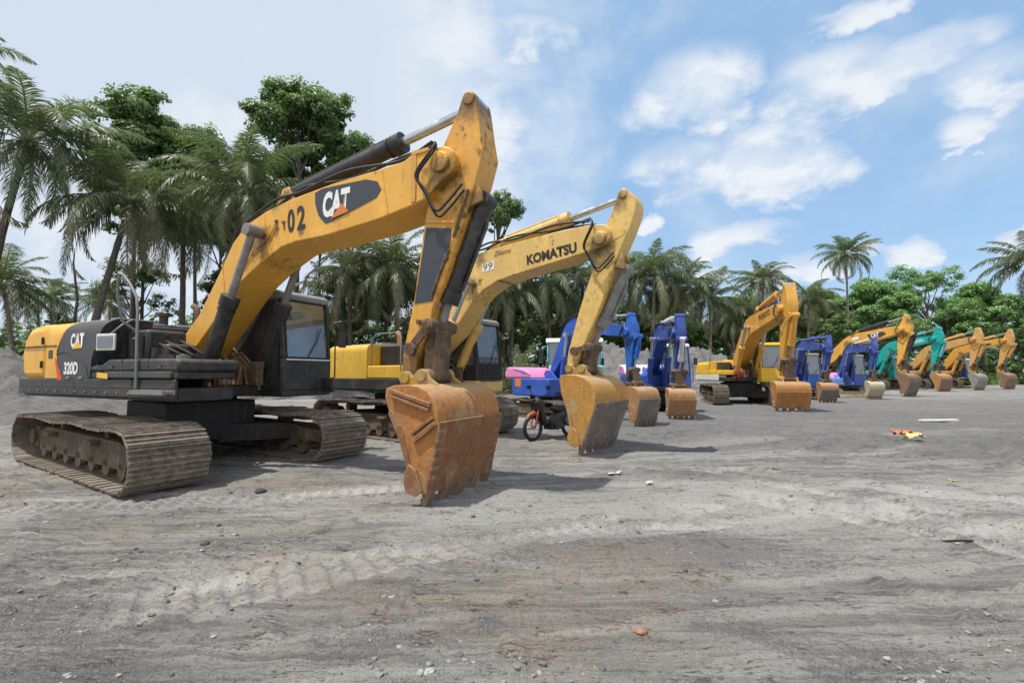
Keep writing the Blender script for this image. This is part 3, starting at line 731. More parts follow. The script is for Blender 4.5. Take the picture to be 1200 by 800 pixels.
lid = MB().bb(-.1, 1.9, -1.379, -1.373, 1.585, 1.595).bb(.62, .632, -1.38, -1.373, 1.50, 1.67).bb(1.3, 1.312, -1.38, -1.373, 1.50, 1.67)
for x in (.35, .95, 1.6): lid.bb(x - .05, x + .05, -1.39, -1.373, 1.55, 1.58)
obj('lid_latch', lid, M['catdark'], tk, smooth=False)
make_cab(r1, -.05, 1.726, .45, 1.48, 1.075, 2.92, M['black'], M['greyroof'], M['glass_dusty'])
cabobj = [c for c in r1.children if c.name.startswith('cab')][0]
obj('wiper_bar', MB().bb(1.73, 1.745, .5, 1.43, 1.70, 1.725), M['white'], cabobj, smooth=False)
obj('side_mesh', MB().bb(.05, 1.60, .43, .447, 1.2, 2.72), M['blackdull'], cabobj, smooth=False)
bm, stk, f, bf = front_gear(r1, P)
pan = decal('slate_panel', [(3.26, 4.06), (3.40, 4.10), (4.22, 4.085), (4.42, 4.02), (4.49, 3.90), (4.40, 3.80), (3.62, 3.60), (3.48, 3.58), (3.34, 3.72), (3.27, 3.90)], -.322, M['panel'], bm)
lettering('maker_letters', 'CAT', pan, M['ltr_white'], 3.43, 3.66, .52, .37, -.331, 1, .05, .12)
decal('orange_triangle', [(3.60, 3.63), (3.93, 3.69), (3.79, 3.82)], -.333, M['ltr_orange'], pan)
ws = MB()
for x, z0, z1 in ((1.30, 2.62, 3.24), (2.28, 3.30, 3.92), (4.60, 3.56, 4.16)):
    ws.prism([(x, z0), (x + .02, z0), (x - .10, z1), (x - .12, z1)], -.3265, -.318)
obj('weld_seam', ws, M['cat'], bm, smooth=False)
rbp = MB().prism([(4.98, 3.64), (5.06, 3.64), (5.06, 4.26), (4.98, 4.26)], -.332, -.31).prism([(4.98, 4.30), (5.25, 4.31), (5.25, 4.26), (4.98, 4.25)], -.335, .335)
obj('boom_end_plate', rbp, M['cat_stick'], bm, bevel=.006)
for x, z in ((2.46, 3.76), (2.62, 3.72)):
    obj('grease_fitting', MB().box((x, -.33, z), (.05, .03, .035)).tube([(x, -.33, z), (x + .02, -.335, z - .12)], .008, 5), M['link'], bm, smooth=False)
obj('grease_pipe', MB().tube([(1.75, -.33, 3.1), (1.95, -.335, 3.35), (2.3, -.335, 3.5), (2.46, -.335, 3.74)], .008, 5), M['cat_stick'], bm, sharp=80)
for (p, q) in (((5.62, 3.15), (5.82, 3.72)), ((5.30, 2.45), (5.55, 3.0))):
    obj('stick_pipe', MB().tube([(p[0] - .06, -.215, p[1]), (q[0] - .06, -.215, q[1])], .02, 6), M['link'], stk, sharp=80)
lettering('number', '0', bm, M['ltr_black'], 2.71, 3.54, .15, .36, -.326, 3, .03)
lettering('number', '2', bm, M['ltr_black'], 2.91, 3.56, .17, .36, -.326, 3, .03)
decal('stick_panel', [(5.14, 3.33), (5.52, 3.27), (5.50, 3.1), (5.25, 2.38), (4.97, 2.36)], -.203, M['panel'], stk)
tb2 = MB().prism([(5.14, 3.39), (5.57, 3.33), (5.57, 3.36), (5.14, 3.42)], -.215, -.2)
obj('stick_seam', tb2, M['cat'], stk, smooth=False)
lug = MB()
for q in ((5.06, 2.12), (5.45, 2.9), (5.36, 2.30)): obj('grease_lug', MB().cyl((q[0], -.25, q[1]), (q[0], -.19, q[1]), .035, n=10), M['link'], stk, sharp=50)

# ---- generic yellow/teal machine
def body(root, P, deck):
    d = P['deck']; top = P.get('top', 2.25); xs = P.get('xs', -.2); zt = P.get('ztank', 1.70); xt = P.get('xt', 1.2)
    sec = rsec(-1.37, -.72, d + .205, top, .15)
    o = obj('side_cover', skin_block(sec, lambda z: -1.745, lambda z: xs), P['m_side'], root, sharp=30)
    obj('fuel_tank', MB().bb(xs + .006, xt, -1.36, -.55, d + .205, zt), P['m_tank'], root, bevel=.03)
    ib = MB().bb(xs + .006, .55, -.95, -.52, zt - .1, top - .03)
    obj('pump_cover', ib, P.get('m_inner', M['black']), root, bevel=.03)
    h = obj('engine_hood', MB().bb(-1.745, -.46, -.715, 1.33, d + .205, top - .005), P['m_hood'], root, bevel=.05)
    obj('hood_cover', MB().bb(-1.5, -.7, -.9, .9, top, top + .05).bb(-1.3, -1.0, -.3, .3, top + .05, top + .12), P.get('m_cover', P['m_hood']), h, bevel=.015)
    obj('exhaust_pipe', MB().tube([(-.75, .1, top - .1), (-.75, .1, top + .3), (-.78, .1, top + .38), (-.84, .1, top + .4)], .065, 12), P.get('m_exh', M['link']), h, sharp=60)
    obj('handrail', MB().tube([(xt - .1, -1.36, zt - .1), (xt - .1, -1.36, zt + .65), (xt - .3, -1.34, zt + .75), (xs + .3, -1.34, zt + .75), (xs + .15, -1.34, zt + .6), (xs + .15, -1.34, zt)], .018, 6), P.get('m_rail', M['rail']), root, sharp=80)
    return o
GEN = dict(k=1, tl=2.25, th=.92, g=1.2, w=.70, deck=1.19, xr=-2.65, top=2.22, xf=1.3,
    F=(.15, 1.824), hw=.30, m_skirt=M['blackdull'], m_bracket=M['blackdull'], m_ram=M['kom'], m_rod=M['chrome'], m_sram=M['kom'], m_srod=M['chrome'], m_bram=M['kom'])

P = dict(GEN, x=-2.45, y=12.04, yaw=-36.4, k=.97, th=.90, label='pale yellow excavator with number 99 on its boom, behind the largest machine',
    T=(5.45, 4.10), S=(4.75, 1.60), C=(5.88, 4.90), hw=.30,
    boom_prof=[(.02, 1.95), (.13, 2.02), (.62, 2.46), (1.15, 3.2), (1.50, 3.75), (1.85, 4.08), (2.4, 4.27), (3.38, 4.34), (4.46, 4.40), (5.2, 4.40)] + arc((5.45, 4.15), .22, 85, -75, 6)
        + [(5.22, 3.88), (4.25, 3.75), (3.4, 3.64), (2.9, 3.55), (2.5, 3.38), (2.2, 3.14), (1.62, 2.47), (.9, 1.95), (.35, 1.70)] + arc((.15, 1.824), .17, 310, 150, 5),
    stick_prof=[(5.80, 4.96), (5.72, 4.72), (5.53, 4.36), (5.41, 4.17), (5.34, 3.78), (4.96, 2.82), (4.68, 1.95), (4.63, 1.62), (4.68, 1.52), (4.78, 1.49), (4.86, 1.56), (4.92, 1.85), (5.40, 2.80), (5.73, 3.66), (6.02, 4.25), (6.12, 4.5), (6.14, 4.68), (6.10, 4.82), (5.98, 4.95), (5.90, 5.02)],
    sw=.2, BP=(4.72, 1.60), tip=(5.17, .04), wB=1.45, m_boom=M['kom'], m_stick=M['kom'], m_bucket=M['bk_ochre'], m_wear=M['bk_grey'], style=1,
    boom_ram=(2.25, 3.62), stick_ram=(2.75, 4.45), sfrac=.60, hinge=(5.86, 3.50), Hp=(5.12, 2.02), bfrac=.72, m_bram=M['greyrod'],
    hose_line=[(1.2, 3.35), (1.6, 3.92), (2.0, 4.22), (2.6, 4.38), (3.4, 4.42), (4.4, 4.47), (5.2, 4.48)],
    m_cw=M['kom2'], m_side=M['kom2'], m_tank=M['kom2'], m_hood=M['greyroof'], m_cover=M['greyroof'], m_exh=M['bk_rust'], m_skirt=M['blackdull'], xt=1.12)
r2 = machine(P); deck, cw = house(r2, P); body(r2, P, deck)
obj('dark_door', MB().bb(-.19, .62, -.975, -.955, 1.73, 2.18), M['black'], r2, bevel=.01)
make_cab(r2, -.05, 1.726, .45, 1.48, 1.075, 2.92, M['blackdull'], M['greyroof'], M['glass_dusty'], strip=M['kom'], guard=True)
bm, stk, f, bf = front_gear(r2, P)
lettering('maker_letters', 'KOMATSU', bm, M['ltr_black'], 3.76, 3.805, 1.20, .215, -.306, 4.5, .045)
pl = decal('number_plate', [(2.53, 3.80), (2.86, 3.84), (2.86, 4.03), (2.53, 3.99)], -.304, M['ltr_white'], bm, .002)
lettering('number', '99', bm, M['ltr_brown'], 2.56, 3.83, .27, .16, -.309, 5, .0, .15)
lettering('painted_scrawl', 'Zikarns', bm, M['ltr_brown'], 2.86, 4.12, .48, .11, -.306, 3, .0, .4)
obj('stick_band', MB().prism([(5.36, 3.92), (5.90, 4.12), (5.90, 4.135), (5.36, 3.935)], -.206, -.19), M['kom'], stk, smooth=False)

P = dict(GEN, x=11.41, y=24.02, yaw=-96.4, k=1.0, dyaw=-7, label='orange yellow excavator with yellow cab and red pump parts, behind a wide rust orange bucket',
    T=(5.56, 4.0), S=(5.27, 1.25), K=(2.25, 3.62), tip=(5.62, .03), wB=1.25, m_boom=M['yel5'], m_stick=M['yel5'], m_bucket=M['bk_rust'], m_wear=M['bk_rust'], style=1,
    boom_ram=(2.5, 3.55), stick_ram=(2.95, 4.35), m_ram=M['yel5'], m_sram=M['yel5'], m_bram=M['yel5'],
    m_cw=M['yel5b'], m_side=M['yel5b'], m_tank=M['yel5b'], m_hood=M['yel5b'], m_skirt=M['white'], ztank=1.62, top=2.05, cwz=1.95)
r5 = machine(P); deck, cw = house(r5, P); body(r5, P, deck)
make_cab(r5, -.05, 1.726, .45, 1.48, 1.075, 2.92, M['yel5b'], M['yel5b'], M['glass'])
bm, stk, f, bf = front_gear(r5, P)
lettering('maker_letters', 'POSCO', bm, M['ltr_brown'], 3.62, 3.72, 1.15, .24, -.308, 8, .04)
rp = MB(); rnd = random.Random(3)
for k in range(6): rp.box((1.15 + rnd.uniform(-.1, .1), rnd.uniform(-.9, -.1), 1.45 + rnd.uniform(-.1, .15)), (.2, .16, .22))
obj('red_pump', rp, plain('red_oxide_paint', (.35, .03, .03)), r5, bevel=.03)
cab5 = [c for c in r5.children if c.name.startswith('cab')][0]

# ---- compact blue machines
def compact_house(root, P):
    d = P['deck']; xr = P.get('xr', -2.1); hy = P.get('hy', 1.3)
    deck = obj('deck', MB().prism_z([(xr + .3, -hy + .1), (1.2, -hy + .1), (1.35, -.5), (1.35, hy - .1), (xr + .3, hy - .1)], d - .1, d + .06), M['blackdull'], root, bevel=.02)
    out = [(1.25, -hy), (-.9, -hy)] + [(lerp(-.9, xr, math.sin(math.pi * i / 16)) , -hy * math.cos(math.pi * i / 16)) for i in range(1, 16)] + [(-.9, hy), (.0, hy), (.0, .42), (.3, .40), (.3, -.42), (1.25, -.42)]
    lo = obj('counterweight', MB().prism_z(out, d - .14, d + .62), P['m_low'], root, bevel=.06)
    obj('body_band', MB().prism_z([(x * 1.004, y * 1.004) for x, y in out[:18]], d + .30, d + .33), P['m_low'], lo, smooth=False)
    up = MB().prism([(xr + .18, d + .62), (xr + .12, d + .85), (xr + .35, d + 1.12), (-.9, d + 1.10), (-.25, d + .95), (.05, d + .62)], -hy + .06, hy - .06)
    h = obj('engine_hood', up, P['m_up'], root, bevel=.07)
    obj('hood_handle', MB().tube([(xr + .1, -.2, d + .8), (xr + .04, -.2, d + .82), (xr + .04, .2, d + .82), (xr + .1, .2, d + .8)], .02, 6), M['black'], h, sharp=80)
    obj('exhaust_pipe', MB().tube([(-.7, .3, d + 1.05), (-.7, .3, d + 1.35), (-.8, .3, d + 1.42)], .05, 10), M['link'], h, sharp=60)
    br = MB()
    for y in (-.42, .36): br.prism([(-.2, d), (1.3, d), (1.2, d + .25), (.45, 1.92), (.28, 2.02), (.02, 2.02), (-.1, 1.85)], y, y + .06)
    obj('boom_bracket', br, P['m_low'], deck, bevel=.01)
    return deck, lo, h
def blade(root, P, mat, rz=0):
    x = P['tl'] + .45; w = P['g'] + P['w'] / 2
    b = MB().prism([(x - .03, .05), (x + .06, .02), (x + .02, .22), (x - .02, .40), (x + .05, .56), (x - .03, .56), (x - .09, .40), (x - .08, .2)], -w, w)
    for y in (-.5, .42): b.prism([(.7, .32), (.7, .48), (x - .06, .42), (x - .06, .18)], y, y + .08)
    return obj('dozer_blade', b, mat, root, bevel=.012, rz=rz)
CMP = dict(k=.78, tl=1.85, th=.78, g=1.08, w=.62, deck=1.05, F=(.15, 1.824), hw=.23, sw=.16, dep=.8, detail=False, style=1, srb=.10, brb=.09,
    m_rod=M['chrome'], m_srod=M['chrome'], m_brod=M['chrome'])
def compact(P, cabz=3.3, cabw=.98):
    r = machine(P); d, lo, h = compact_house(r, P)
    cb = make_cab(r, .05, 1.45, .42, .42 + cabw, 1.02, cabz, P.get('m_cab', P['m_low']), P.get('m_roof', M['greyroof']), P.get('gl', M['glass']), slope=.2)
    fg = front_gear(r, P)
    return r, lo, h, cb, fg
P = dict(CMP, x=1.41, y=16.56, yaw=-54.1, label='blue excavator with pink hood and an orange sticker, parked behind the motorbike',
    T=(4.40, 3.42), S=(4.44, 1.49), K=(1.50, 3.98), tip=(5.03, .04), wB=1.15, m_boom=M['blue'], m_stick=M['blue2'], m_bucket=M['bk_tan'], m_wear=M['bk_grey'],
    boom_ram=(1.35, 3.5), stick_ram=(1.9, 4.15), m_ram=M['blue'], m_sram=M['pale'], m_bram=M['blue2'], m_low=M['blue'], m_up=M['pink'], m_ear=M['link'], sfrac=.7)
r3, lo, h, cb, fg = compact(P, 3.2)
decal('orange_sticker', [(-1.05, 1.30), (-.62, 1.30), (-.62, 1.66), (-1.05, 1.66)], -1.303, M['ltr_orange'], lo)
decal('blue_trim', [(-1.2, 2.02), (.0, 1.80), (.0, 1.84), (-1.2, 2.07)], -1.243, M['blue2'], h)
P = dict(CMP, x=5.58, y=19.01, yaw=-93, k=.85, label='violet blue excavator with a pink and white side hood and narrow stick facing forward',
    T=(4.41, 3.25), S=(4.13, 1.28), K=(1.9, 3.45), tip=(4.42, .04), wB=.98, m_boom=M['navy'], m_stick=M['navy'], m_bucket=M['bk_tan'], m_wear=M['bk_tan'],
    boom_ram=(1.9, 3.2), stick_ram=(2.3, 3.85), m_ram=M['navy'], m_sram=M['pale'], m_bram=M['pale'], m_low=M['blue'], m_up=M['pale'], m_ear=M['link'], m_cab=M['blue'], m_roof=M['white'])
r4, lo, h, cb, fg = compact(P, 3.05, .95)
decal('pink_panel', [(-1.7, 1.72), (-.3, 1.70), (-.5, 2.02), (-1.65, 2.12)], -1.243, M['pink'], h)
P = dict(CMP, x=16.1, y=27.3, yaw=-95, k=.725, label='indigo blue excavator without blade between the orange bucket and the pale bladed machine',
    T=(4.86, 3.82), S=(4.40, 1.54), K=(1.59, 4.1), tip=(4.66, .04), wB=1.13, m_boom=M['indigo'], m_stick=M['indigo'], m_bucket=M['bk_tan'], m_wear=M['bk_grey'],
    boom_ram=(1.7, 3.8), stick_ram=(2.2, 4.5), m_ram=M['indigo'], m_sram=M['indigo'], m_bram=M['indigo'], m_low=M['blue2'], m_up=M['indigo'], m_ear=M['link'], sfrac=.7)
r6, lo, h, cb, fg = compact(P, 3.55)
P = dict(CMP, x=20.7, y=30.1, yaw=-93.5, k=.70, label='indigo blue excavator with a white dozer blade and a pink and light blue hood',
    T=(4.51, 4.09), S=(4.19, 1.63), K=(1.82, 4.2), tip=(4.33, .04), wB=1.15, m_boom=M['indigo'], m_stick=M['indigo'], m_bucket=M['bk_pale'], m_wear=M['bk_pale'],
    boom_ram=(1.9, 3.9), stick_ram=(2.4, 4.6), m_ram=M['indigo'], m_sram=M['pale'], m_bram=M['indigo'], m_low=M['sky_blue'], m_up=M['pink'], m_cab=M['indigo'], m_ear=M['link'], sfrac=.7)
r7, lo, h, cb, fg = compact(P, 3.7)
blade(r7, P, M['bk_pale'])

# ---- far machines
FAR = dict(GEN, detail=False)
P = dict(FAR, x=22.71, y=35.12, yaw=-62.4, label='golden yellow excavator with dark boom decal and brown bucket, between blue and teal machines',
    T=(5.29, 4.30), S=(5.03, 1.60), C=(5.56, 5.10), K=(2.35, 3.72), tip=(5.45, .03), wB=1.45, m_boom=M['cat'], m_stick=M['cat'], m_bucket=M['bk_brown'], m_wear=M['bk_grey'], style=1,
    boom_ram=(2.3, 3.6), stick_ram=(2.7, 4.35), m_ram=M['black'], m_sram=M['black'], m_bram=M['black'], m_cw=M['cat'], m_side=M['cat'], m_tank=M['black'], m_hood=M['black'])
r8 = machine(P); deck, cw = house(r8, P); body(r8, P, deck)
make_cab(r8, -.05, 1.726, .45, 1.48, 1.075, 2.92, M['yel5b'], M['greyroof'], M['glass'])
bm, stk, f, bf = front_gear(r8, P)
pan = decal('slate_panel', [(3.35, 4.05), (4.3, 4.22), (4.5, 4.05), (4.2, 3.86), (3.6, 3.72)], -.303, M['panel'], bm)
lettering('maker_letters', 'CAT', pan, M['ltr_white'], 3.62, 3.83, .48, .28, -.311, 8, .05)
decal('number_plate', [(2.45, 3.72), (2.85, 3.80), (2.85, 4.0), (2.45, 3.92)], -.303, M['ltr_white'], bm)
P = dict(FAR, x=32.97, y=43.71, yaw=-71.9, label='teal excavator with a pale name panel on its boom',
    T=(5.3, 4.31), S=(5.03, 1.5), C=(5.64, 5.10), K=(1.92, 3.81), tip=(5.66, .03), wB=1.41, m_boom=M['teal'], m_stick=M['teal'], m_bucket=M['bk_tan'], m_wear=M['bk_brown'], style=1, teeth=6,
    boom_ram=(2.1, 3.6), stick_ram=(2.6, 4.35), m_ram=M['teal'], m_sram=M['teal2'], m_bram=M['teal2'], m_cw=M['teal'], m_side=M['teal'], m_tank=M['teal2'], m_hood=M['teal'])
r9 = machine(P); deck, cw = house(r9, P); body(r9, P, deck)
make_cab(r9, -.05, 1.726, .45, 1.48, 1.075, 2.92, M['teal'], M['teal'], M['glass'])
bm, stk, f, bf = front_gear(r9, P)
pan = decal('name_panel', [(2.9, 3.72), (4.7, 4.06), (4.7, 4.36), (2.9, 4.06)], -.303, M['teal2'], bm)
lettering('maker_letters', 'KOBELCO', pan, M['ltr_white'], 3.0, 3.82, 1.6, .2, -.311, 10.7, .03)
P = dict(FAR, x=38.74, y=46.28, yaw=-70, label='dusty orange excavator with a dark cab and a light grey bucket',
    T=(5.19, 4.46), S=(4.79, 1.57), C=(5.5, 5.24), K=(1.68, 3.6), tip=(5.2, .03), wB=1.41, m_boom=M['orange'], m_stick=M['orange'], m_bucket=M['bk_lgrey'], m_wear=M['bk_lgrey'], style=1,
    boom_ram=(2.0, 3.5), stick_ram=(2.4, 4.3), m_ram=M['orange'], m_sram=M['orange'], m_bram=M['orange'], m_cw=M['orange'], m_side=M['orange'], m_tank=M['orange'], m_hood=M['orange'])
r10 = machine(P); deck, cw = house(r10, P); body(r10, P, deck)
make_cab(r10, -.05, 1.726, .45, 1.48, 1.075, 2.92, M['navy'], M['white'], M['glass_dark'])
front_gear(r10, P)
P = dict(FAR, x=43.98, y=48.52, yaw=-74, label='dusty yellow excavator with brown bucket, last whole machine of the row near the grass',
    T=(5.2, 4.5), S=(4.59, 1.6), C=(5.60, 5.25), K=(1.55, 3.7), tip=(5.16, .03), wB=1.41, m_boom=M['yel5'], m_stick=M['orange'], m_bucket=M['bk_brown'], m_wear=M['bk_brown'], style=1,
    boom_ram=(1.9, 3.5), stick_ram=(2.3, 4.3), m_ram=M['orange'], m_sram=M['orange'], m_bram=M['orange'], m_cw=M['yel5'], m_side=M['yel5'], m_tank=M['yel5'], m_hood=M['black'])
r11 = machine(P); deck, cw = house(r11, P); body(r11, P, deck)
make_cab(r11, -.05, 1.726, .45, 1.48, 1.075, 2.92, M['navy'], M['white'], M['glass_dark'])
bm, stk, f, bf = front_gear(r11, P)
decal('dark_panel', [(3.5, 4.12), (4.2, 4.3), (4.3, 4.15), (3.6, 3.9)], -.303, M['panel'], bm)

# the last machine, almost wholly beyond the right edge: a copy of its neighbour with copies of all its parts
def far_copy(src, loc, label):
    r = src.copy(); COL.objects.link(r); r.location = loc; r['label'] = label
    for ch in src.children:
        c = ch.copy(); COL.objects.link(c); c.parent = r
        for g in ch.children:
            d = g.copy(); COL.objects.link(d); d.parent = c
    return r
far_copy(r11, (63.2, 54.8, 0), 'yellow excavator mostly cut off by the right edge, its rear corner just in view')
# ------------------------------------------------------------------ motorbike
def motorbike(loc, rz):
    root = empty('motorbike', loc, R(rz)); tag(root, 'small motorbike with orange front fork and dark seat parked under the pink hood', 'motorbike')
    red = paint('orange_plastic', (.40, .085, .03), rust=.05, dirt=.25); dk = M['black']
    for x, nm in ((.62, 'front'), (-.6, 'rear')):
        w = obj('wheel', MB().torus((x, 0, .29), (0, 1, 0), .25, .042, 36, 8), M['rubber'], root, sharp=60)
        rim = MB().torus((x, 0, .29), (0, 1, 0), .205, .014, 32, 6).cyl((x, -.05, .29), (x, .05, .29), .045, n=14)
        for k in range(14):
            a = math.pi * 2 * k / 14; rim.cyl((x, .03 * (-1) ** k, .29), (x + .2 * math.cos(a), 0, .29 + .2 * math.sin(a)), .004, n=4)
        obj('wheel_rim', rim, M['chrome'], w, sharp=60)
    fk = MB()
    for y in (-.07, .07): fk.cyl((.62, y, .29), (.47, y, .80), .02, n=10)
    fk.tube([(.82, 0, .42), (.74, 0, .56), (.60, 0, .605), (.44, 0, .55)], [.02, .05, .06, .03], 8)
    obj('front_fork', fk, red, root, sharp=60)
    sh = MB().prism([(.50, .90), (.56, .80), (.50, .62), (.36, .36), (.30, .34), (.40, .66), (.42, .88)], -.17, .17)
    obj('leg_shield', sh, dk, root, bevel=.04)
    bd = MB().tube([(.36, 0, .40), (.1, 0, .36), (-.15, 0, .50), (-.45, 0, .62), (-.85, 0, .70)], [.07, .09, .13, .13, .05], 12)
    bd.bb(-.22, .16, -.12, .12, .22, .44).cyl((-.02, -.16, .3), (-.02, .16, .3), .09, n=14)
    bd.tube([(-.1, -.14, .26), (-.4, -.17, .26), (-.8, -.17, .36)], [.03, .045, .045], 10)
    bd.cyl((-.6, .1, .29), (-.42, .13, .62), .03, n=8).cyl((-.6, -.1, .29), (-.42, -.13, .62), .03, n=8).bb(-.6, -.02, .07, .1, .27, .32)
    obj('body', bd, dk, root, sharp=50)
    st = MB().prism([(.0, .66), (-.1, .74), (-.45, .77), (-.78, .82), (-.80, .76), (-.45, .66), (-.1, .60)], -.13, .13)
    obj('seat', st, M['seat'], root, bevel=.035)
    hb = MB().tube([(.34, -.36, .98), (.42, -.2, 1.0), (.46, 0, .94), (.42, .2, 1.0), (.34, .36, .98)], .016, 8)
    for y in (-.24, .24): hb.tube([(.42, y, 1.0), (.44, y * 1.15, 1.14)], .008, 6).box((.44, y * 1.25, 1.17), (.02, .12, .08))
    obj('handlebar', hb, dk, root, sharp=60)
    obj('headlight', MB().ell((.50, 0, .88), (.07, .10, .08)), M['glass_dark'], root, sharp=80)
motorbike((.92, 10.95, -.012), 222)

# ------------------------------------------------------------------ truck far behind the pink hood
def truck(loc, rz):
    root = empty('dump_truck', loc, R(rz)); tag(root, 'teal truck with a pale cab roof behind the blue excavator with the orange sticker', 'truck')
    ch = MB().bb(-4.2, 2.3, -.45, .45, .75, 1.0); obj('chassis', ch, M['blackdull'], root, bevel=.02)
    for x in (1.5, -2.2, -3.4):
        for y in (-1.0, 1.0):
            w = obj('wheel', MB().torus((x, y, .5), (0, 1, 0), .34, .16, 28, 10), M['rubber'], root, sharp=60)
            obj('wheel_rim', MB().cyl((x, y - .1, .5), (x, y + .1, .5), .24, n=20), M['greyrod'], w, sharp=50)
    cab = MB().prism([(.7, .8), (2.4, .8), (2.45, 1.75), (2.3, 1.82), (.7, 1.82)], -1.2, 1.2)
    for y in (-1.2, 1.12):
        cab.prism([(2.2, 1.82), (2.32, 1.82), (2.12, 2.8), (2.02, 2.8)], y, y + .08).bb(.7, .82, y, y + .08, 1.82, 2.8).bb(1.3, 1.42, y, y + .08, 1.82, 2.8)
    cab.bb(.7, .76, -1.12, 1.12, 1.82, 2.8)
    c = obj('cab', cab, M['teal2'], root, bevel=.03)
    obj('cab_roof', MB().prism([(.6, 2.8), (2.2, 2.8), (2.15, 2.92), (1.9, 3.02), (.7, 3.02)], -1.25, 1.25), M['white'], c, bevel=.05)
    obj('windscreen', MB().prism([(2.29, 1.83), (2.30, 1.83), (2.10, 2.79), (2.09, 2.79)], -1.1, 1.1), M['glass_dark'], c, smooth=False)
    for y in (-1.17, 1.16): obj('side_window', MB().prism([(.83, 1.83), (2.2, 1.83), (2.05, 2.79), (.83, 2.79)], y, y + .01), M['glass_dark'], c, smooth=False)
    obj('mirror', MB().bb(2.3, 2.35, -1.55, -1.35, 1.9, 2.5).tube([(2.25, -1.2, 2.5), (2.32, -1.45, 2.5)], .02, 6), M['black'], c, bevel=.01)
    for y in (-.85, .85): obj('headlight', MB().box((2.43, y, 1.1), (.06, .35, .2)), M['glass_dark'], c, bevel=.02)
    bed = MB().bb(-4.4, .45, -1.2, 1.2, 1.1, 1.25)
    for y in (-1.2, 1.12): bed.bb(-4.4, .45, y, y + .08, 1.25, 2.1)
    bed.bb(.37, .45, -1.12, 1.12, 1.25, 2.4).bb(-4.4, -4.32, -1.12, 1.12, 1.25, 2.0)
    obj('dump_bed', bed, M['teal2'], root, bevel=.02)
truck((2.95, 22.8, 0), -96)

# ------------------------------------------------------------------ numeric noise
def vhash(i, j, s):
    h = (i.astype(np.int64) * 374761393 + j.astype(np.int64) * 668265263 + s * 974634541) & 0x7fffffff
    h = ((h ^ (h >> 13)) * 1274126177) & 0x7fffffff
    return ((h ^ (h >> 16)) & 0xffff) / 65535.
def vnoise(x, y, s=0):
    i, j = np.floor(x), np.floor(y); u, v = x - i, y - j
    u = u * u * u * (u * (u * 6 - 15) + 10); v = v * v * v * (v * (v * 6 - 15) + 10)
    a, b, c, d = vhash(i, j, s), vhash(i + 1, j, s), vhash(i, j + 1, s), vhash(i + 1, j + 1, s)
    return (a + (b - a) * u) * (1 - v) + (c + (d - c) * u) * v
def fbm(x, y, o=4, s=0, g=.5):
    t = 0; amp = 1; n = 0
    for k in range(o):
        t = t + amp * vnoise(x * 2 ** k + 17.3 * k, y * 2 ** k - 9.1 * k, s + k); n += amp; amp *= g
    return t / n
def sstep(a, b, x): t = np.clip((x - a) / (b - a), 0, 1); return t * t * (3 - 2 * t)

def band(x, y, p, q, w):
    """crawler print along p-q: (mask, along)"""
    d = np.array(q, float) - p; L = np.hypot(*d); d /= L
    s = (x - p[0]) * d[0] + (y - p[1]) * d[1]; t = -(x - p[0]) * d[1] + (y - p[1]) * d[0]
    t = t + .15 * np.sin(s * .5)
    return (1 - sstep(w * .42, w * .55, np.abs(t))) * sstep(-.2, .3, s) * (1 - sstep(L - .3, L + .2, s)), s, t
BANDS = [((1.2, 7.4), (6.4, 3.1), .55), ((2.9, 7.6), (8.0, 4.2), .55), ((-2.6, 3.0), (2.4, 5.6), .5), ((-7, 5.2), (-1, 6.4), .6), ((3.0, 9.6), (14, 13), .6)]
TYRES = [((1.6, 7.2), (5.4, 2.6)), ((2.7, 7.4), (6.6, 2.9)), ((-4.5, 3.4), (4.5, 5.2)), ((3.2, 8.6), (8.4, 6.4)), ((-6, 5.6), (2, 7.2))]
